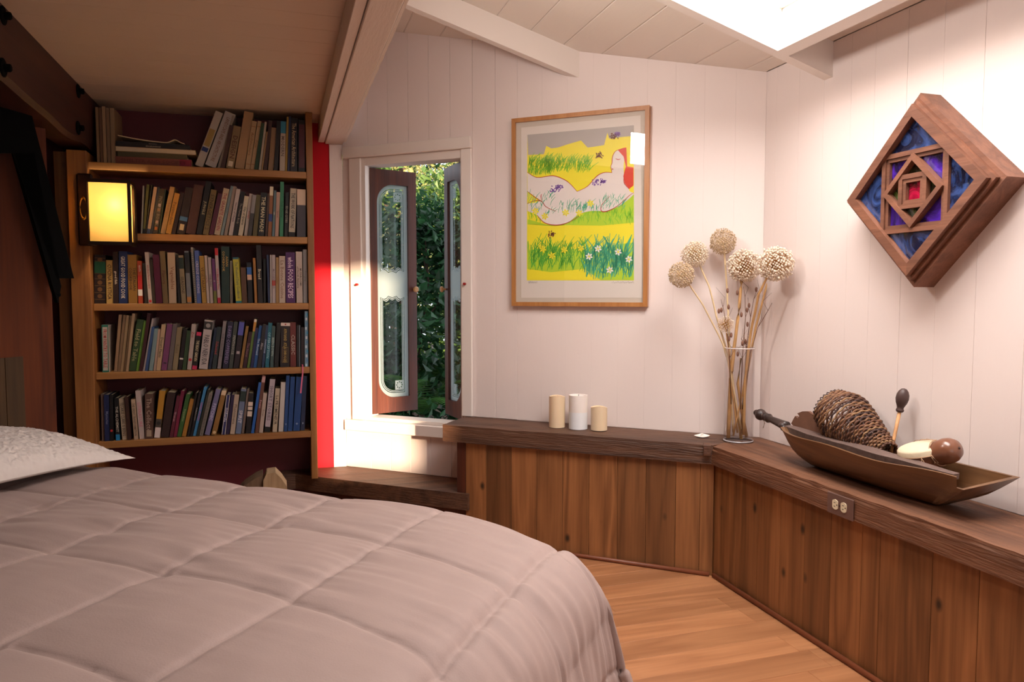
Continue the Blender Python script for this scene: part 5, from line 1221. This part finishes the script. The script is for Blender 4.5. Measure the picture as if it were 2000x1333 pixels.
# mallet
p0, p1, p2 = hx(1741, 884, 1.945), hx(1750, 838, 1.972), hx(1757.5, 802, 1.99)
ml = thing('gourd_rattle', 'small dark gourd rattle on a pale stick, leaning upright against the wall from the bowl', 'rattle', p0)
B(MB().tube([p0, p0.lerp(p1, .5)+V((0, .001, 0)), p1, p2], [.0052, .0056, .0058, .0058], 10), 'stick', [plain('pale peeled stick', '#D09A68', .6, var=.3, vscale=50, bump=.4)], ml, smooth=True)
hc = hx(1763, 775, 1.995); hd = (hc-p2).normalized(); RM = Matrix.Translation(p2-hd*.006) @ hd.to_track_quat('Z', 'Y').to_matrix().to_4x4()
B(MB().lathe([(.001, 0), (.009, 0), (.0125, .004), (.0125, .009), (.010, .013), (.012, .020), (.0175, .032), (.0205, .046), (.0195, .060), (.015, .072), (.008, .080), (.001, .082)], 28, RM), 'gourd_head', [plain('dark gourd skin', '#4A3632', .45, var=.2, vscale=60)], ml, smooth=True)
# gourd drum
dc_ = hx(1808, 892, 1.915); rb_ = hx(1852, 881, 1.925)
gd = thing('gourd_drum', 'small gourd drum with cream hide top and string lacing, right end of bowl', 'drum', dc_+V((0, 0, -.05)))
GO = plain('polished brown gourd', '#7A4C36', .28, var=.2, vscale=14, coat=.3); HIDE = plain('cream rawhide', '#D8C6A8', .6, var=.14, vscale=25, bump=.3)
ga = (rb_-dc_).normalized(); GM = Matrix.Translation(dc_) @ ga.to_track_quat('Z', 'Y').to_matrix().to_4x4()
B(MB().ball(GM @ V((0, 0, .1145)), .004, sub=2), 'stem_scar', [plain('dark scar', '#3A241C', .7)], gd)
Ul = V((0, 0, 1))-ga*ga.z; Ul.normalize(); cn = (Ul*.86-ga*.16-V((fw.x, fw.y, 0))*.40).normalized()
vs = []; fs = []; n = 44; rows_ = 12
ce_ = dc_+cn*.026-ga*.010
gb = MB().lathe([(.001, -.070), (.028, -.066), (.050, -.048), (.060, -.026), (.062, -.006), (.056, .014), (.043, .034), (.0375, .048), (.038, .060), (.0395, .076), (.036, .094), (.027, .108), (.010, .114), (.001, .1145)], 40, GM)
gv = []
for p in gb.v:
    p = V(p); h_ = (p-ce_).dot(cn)
    if h_ > 0 and (p-dc_).dot(ga) < .040: p = p-cn*h_
    gv.append(tuple(p))
link_mesh('gourd_body', gv, gb.f, [GO], gd, smooth='auto')
c1 = cn.cross(ga).normalized(); c2 = c1.cross(cn).normalized()
for i in range(rows_+1):
    q = i/rows_; rr = math.sin(q*math.pi/2)
    for j in range(n):
        a = 2*math.pi*j/n; vs.append(tuple(ce_+c1*(math.cos(a)*rr*.0615)+c2*(math.sin(a)*rr*.070)+cn*(.020*math.cos(q*math.pi/2)**.8*1 if q < 1 else -.012)))
fs = [(i*n+j, i*n+(j+1) % n, (i+1)*n+(j+1) % n, (i+1)*n+j) for i in range(rows_) for j in range(n)]
link_mesh('hide_top', vs, fs, [HIDE], gd, smooth=True)
STR = plain('lacing string', '#B08A6A', .8); mb = MB()
edge_ = lambda a: ce_+c1*(math.cos(a)*.061)+c2*(math.sin(a)*.073)-cn*.010
low_ = ce_-cn*.062+ga*.01
for k in range(14):
    a = 2*math.pi*k/14; e0 = edge_(a); e1 = low_+(e0-low_).normalized()*.018; mid_ = (e0+e1)/2; out_ = (mid_-dc_); mid2 = dc_+out_.normalized()*max(out_.length, .067); mb.tube([e0, mid2, e1], .0009, 4)
    mb.tube([e0, mid2+ga*.012, low_+(edge_(a+.45)-low_).normalized()*.018], .0009, 4)
kn = GM @ V((0, 0, .040)); kt = kn+Ul*.043
for k in range(7):
    e0 = edge_(-1.2+k*.35); m2 = (kt+e0)/2; o2 = m2-dc_; mb.tube([kt, dc_+o2.normalized()*max(o2.length, .062), e0], .0009, 4)
B(mb, 'lacing', [STR], gd, smooth=True)
B(MB().tube([edge_(2*math.pi*i/40) for i in range(40)], .0016, 5, closed=True).tube([GM @ V((.0395*math.cos(a*.2244), .0395*math.sin(a*.2244), .046)) for a in range(28)], .0014, 5, closed=True), 'binding_cord', [STR], gd, smooth=True)
# ================================================================== OUTLET
ol = thing('power_outlet', 'brown plate with two ivory sockets mounted on the right-hand ledge edge', 'outlet', (1.733, 1.947, .487))
B(MB().box(1.7272, 1.7322, 1.889, 2.005, .4865, .556, c=.0015), 'cover_plate', [plain('brown outlet plate', '#6A5048', .35)], ol)
IV = plain('ivory outlet plastic', '#E0D2B2', .35); SL = flat('#2A201A')
for yc in (1.966, 1.928):
    pts = []
    for i in range(32):
        a = 2*math.pi*i/32; pts.append((yc+max(-.0125, min(.0125, .0165*math.cos(a))), .5215+.0165*math.sin(a)))
    o = B(MB().prism(pts, 1.7252, 1.7271, ax='x'), 'socket', [IV], ol)
    B(MB().box(1.7248, 1.7251, yc-.001-.001, yc+.006, .5265, .5285).box(1.7248, 1.7251, yc-.001, yc+.005, .5145, .5165).tube([(1.7248, yc-.0085, .5215), (1.7251, yc-.0085, .5215)], .0024, 8), 'slots', [SL], o)
B(MB().tube([(1.7265, 1.947, .5215), (1.7271, 1.947, .5215)], .0024, 8), 'screw', [plain('screw metal', '#4A3A34', .3, .8)], ol)
# ================================================================== OUTSIDE THE WINDOW
struct(MB().box(-12, 16, 5.3, 24, -.6, -.35), 'ground', [plain('forest soil', '#2A2018', .95, var=.4, vscale=3, bump=1, bscale=8)])
def leafmat(name, c1, c2):
    mt = bpy.data.materials.new(name); mt.use_nodes = True; t = mt.node_tree; t.nodes.clear(); N = t.nodes.new; L = t.links.new
    o = N('ShaderNodeOutputMaterial'); m1 = N('ShaderNodeMixShader'); m1.inputs[0].default_value = .35; d = N('ShaderNodeBsdfDiffuse'); tl = N('ShaderNodeBsdfTranslucent'); gl = N('ShaderNodeBsdfGlossy'); gl.inputs['Roughness'].default_value = .35; m2 = N('ShaderNodeMixShader'); m2.inputs[0].default_value = .05
    tc = N('ShaderNodeTexCoord'); n = N('ShaderNodeTexNoise'); n.inputs['Scale'].default_value = 2.5; n.inputs['Detail'].default_value = 4; L(tc.outputs['Object'], n.inputs['Vector'])
    cr = N('ShaderNodeValToRGB'); cr.color_ramp.elements[0].position = .35; cr.color_ramp.elements[1].position = .65; cr.color_ramp.elements[0].color = lin(c1); cr.color_ramp.elements[1].color = lin(c2); L(n.outputs['Fac'], cr.inputs[0])
    L(cr.outputs[0], d.inputs[0]); L(cr.outputs[0], tl.inputs[0]); L(d.outputs[0], m1.inputs[1]); L(tl.outputs[0], m1.inputs[2]); L(m1.outputs[0], m2.inputs[1]); L(gl.outputs[0], m2.inputs[2]); L(m2.outputs[0], o.inputs[0]); return mt
LF = [leafmat('leaf dark green', '#1B3A22', '#355F38'), leafmat('leaf mid green', '#3D6432', '#6E8C44'), leafmat('leaf light yellow green', '#8E9A50', '#CFC88A'), leafmat('fern green', '#24451F', '#4E7434')]
BARK = plain('outdoor bark', '#4A3A2E', .9, var=.4, vscale=12, bump=1, bscale=20)
ro = random.Random(21)
def leaves(mb, c, rad, n, sz):
    for _ in range(n):
        d_ = V((ro.gauss(0, 1), ro.gauss(0, 1), ro.gauss(0, 1))).normalized()*(ro.random()**.45); p = V((c[0]+d_.x*rad[0], c[1]+d_.y*rad[1], c[2]+d_.z*rad[2]))
        a = V((ro.gauss(0, 1), ro.gauss(0, 1), ro.gauss(-.3, .8))).normalized(); b_ = a.cross(V((ro.gauss(0, .5), ro.gauss(0, .5), 1))).normalized(); s_ = sz*ro.uniform(.6, 1.3)
        nrm_ = a.cross(b_)*s_*.12
        mb.add([p, p+a*s_*.5+b_*s_*.28+nrm_, p+a*s_, p+a*s_*.5-b_*s_*.28+nrm_], [(0, 1, 2, 3)])
def tree(label, name, x, y, h, blobs, mat, n, sz, cat='tree', trunk=.05):
    root = thing(name, label, cat, (x, y, -.36), None, 'plants outside the window')
    mb = MB(); pts = [V((x, y, -.36))+V((math.sin(i*1.3+x)*.05, 0, h*i/6)) for i in range(7)]; mb.tube(pts, [trunk*(1-i*.12) for i in range(7)], 8)
    for (bx, by, bz, r1_, r2_) in blobs: st_ = pts[min(6, max(1, int(6*(bz+.2)/h)))]; mb.tube([st_, (st_+V((x+bx, y+by, bz)))/2+V((0, 0, .05)), V((x+bx, y+by, bz))], [trunk*.4, trunk*.28, trunk*.12], 6)
    B(mb, 'trunk', [BARK], root, smooth=True); mb = MB()
    for (bx, by, bz, r1_, r2_) in blobs: leaves(mb, (x+bx, y+by, bz), (r1_, r1_, r2_), n//len(blobs), sz)
    B(mb, 'foliage', [mat], root, kind='stuff')
tree('Leafy bush with broad dark green leaves, nearest outside the window gap', 'leafy_bush', 1.12, 6.0, 2.0, [(-.2, 0, 1.0, .6, .6), (.4, .1, 1.35, .5, .5), (-.45, .2, .5, .5, .5), (.3, -.1, .3, .6, .5), (0, .3, 1.75, .5, .35)], LF[0], 5200, .10, 'bush', .022)
tree('Bright leafed shrub showing at the right side of the window', 'leafy_bush', 2.1, 7.0, 2.4, [(0, 0, 1.6, .7, .6), (-.5, 0, .9, .6, .6), (.2, .2, .4, .8, .6), (-.4, .3, 2.1, .6, .4)], LF[1], 5200, .09, 'bush', .025)
tree('Shrub behind the left window sash, small mid green leaves', 'leafy_bush', .35, 6.9, 2.2, [(0, 0, 1.7, .6, .6), (.1, 0, .9, .7, .6), (-.1, .2, .3, .8, .6), (.3, .1, 2.2, .5, .4)], LF[1], 5200, .075, 'bush', .025)
tree('Tall sunlit tree far behind the shrubs, pale yellow green leaves', 'tall_tree', 1.5, 9.4, 5.0, [(-.6, 0, 2.6, 1.1, .9), (.7, 0, 2.3, 1.1, .9), (-.2, .3, 3.3, 1.2, .8), (1.3, .2, 3.4, 1.0, .9), (-1.3, 0, 3.2, 1, .9), (0, 0, 1.6, 1.3, .7)], LF[2], 9000, .085, 'tree', .09)
tree('Dark evergreen tree standing furthest back, filling the view', 'dark_tree', 1.9, 12.5, 6.5, [(-2, 0, 1.2, 2, 1.6), (0, 0, 1.2, 2, 1.6), (2, 0, 1.4, 2, 1.6), (-1, .4, 3.0, 1.8, 1.0), (1.6, .3, 2.9, 1.8, 1.0)], LF[0], 15000, .16, 'tree', .14)
def fern(label, x, y, z, L_, nf, seed):
    rr_ = random.Random(seed); root = thing('sword_fern', label, 'fern', (x, y, -.36), None, 'plants outside the window')
    B(MB().lathe([(.001, -.36), (.05, -.36), (.035, z-.0), (.001, z+.02)], 10, Matrix.Translation((x, y, 0))), 'crown', [BARK], root)
    for k in range(nf):
        a = 2*math.pi*k/nf+rr_.uniform(-.2, .2); h_ = rr_.uniform(.35, .75); pts = []
        for i in range(15):
            u = i/14; pts.append(V((x+math.cos(a)*L_*u*.8, y+math.sin(a)*L_*u*.8, z+L_*h_*math.sin(u*2.3)*.7)))
        mb = MB(); mb.tube(pts, .004, 4)
        for i in range(1, 14):
            for f_ in (0, .5):
                p = pts[i].lerp(pts[min(14, i+1)], f_); t_ = (pts[min(14, i+1)]-pts[i-1]).normalized(); s_ = t_.cross(V((0, 0, 1))).normalized(); l_ = .13*math.sin(math.pi*min(1, (i+f_)/14*.92+.08))+.01
                for sg in (1, -1): tip = p+s_*sg*l_+t_*l_*.25+V((0, 0, -.012)); mb.add([p-t_*.011, p+t_*.011, tip], [(0, 1, 2)])
        B(mb, 'frond', [LF[3]], root)
fern('Sword fern low in the gap between the window sashes', 1.05, 5.75, .25, .75, 13, 3)
fern('Sword fern low behind the left sash', .60, 6.1, .15, .8, 12, 5)
fern('Sword fern low behind the right sash', 1.45, 6.3, .35, .8, 12, 8)
bpy.context.view_layer.update()

import collections
_c = collections.Counter(o['label'] for o in bpy.data.objects if o.parent is None and 'label' in o)
for k_, n_ in _c.items():
    if n_ > 1: print('DUPLICATE LABEL', k_, n_)
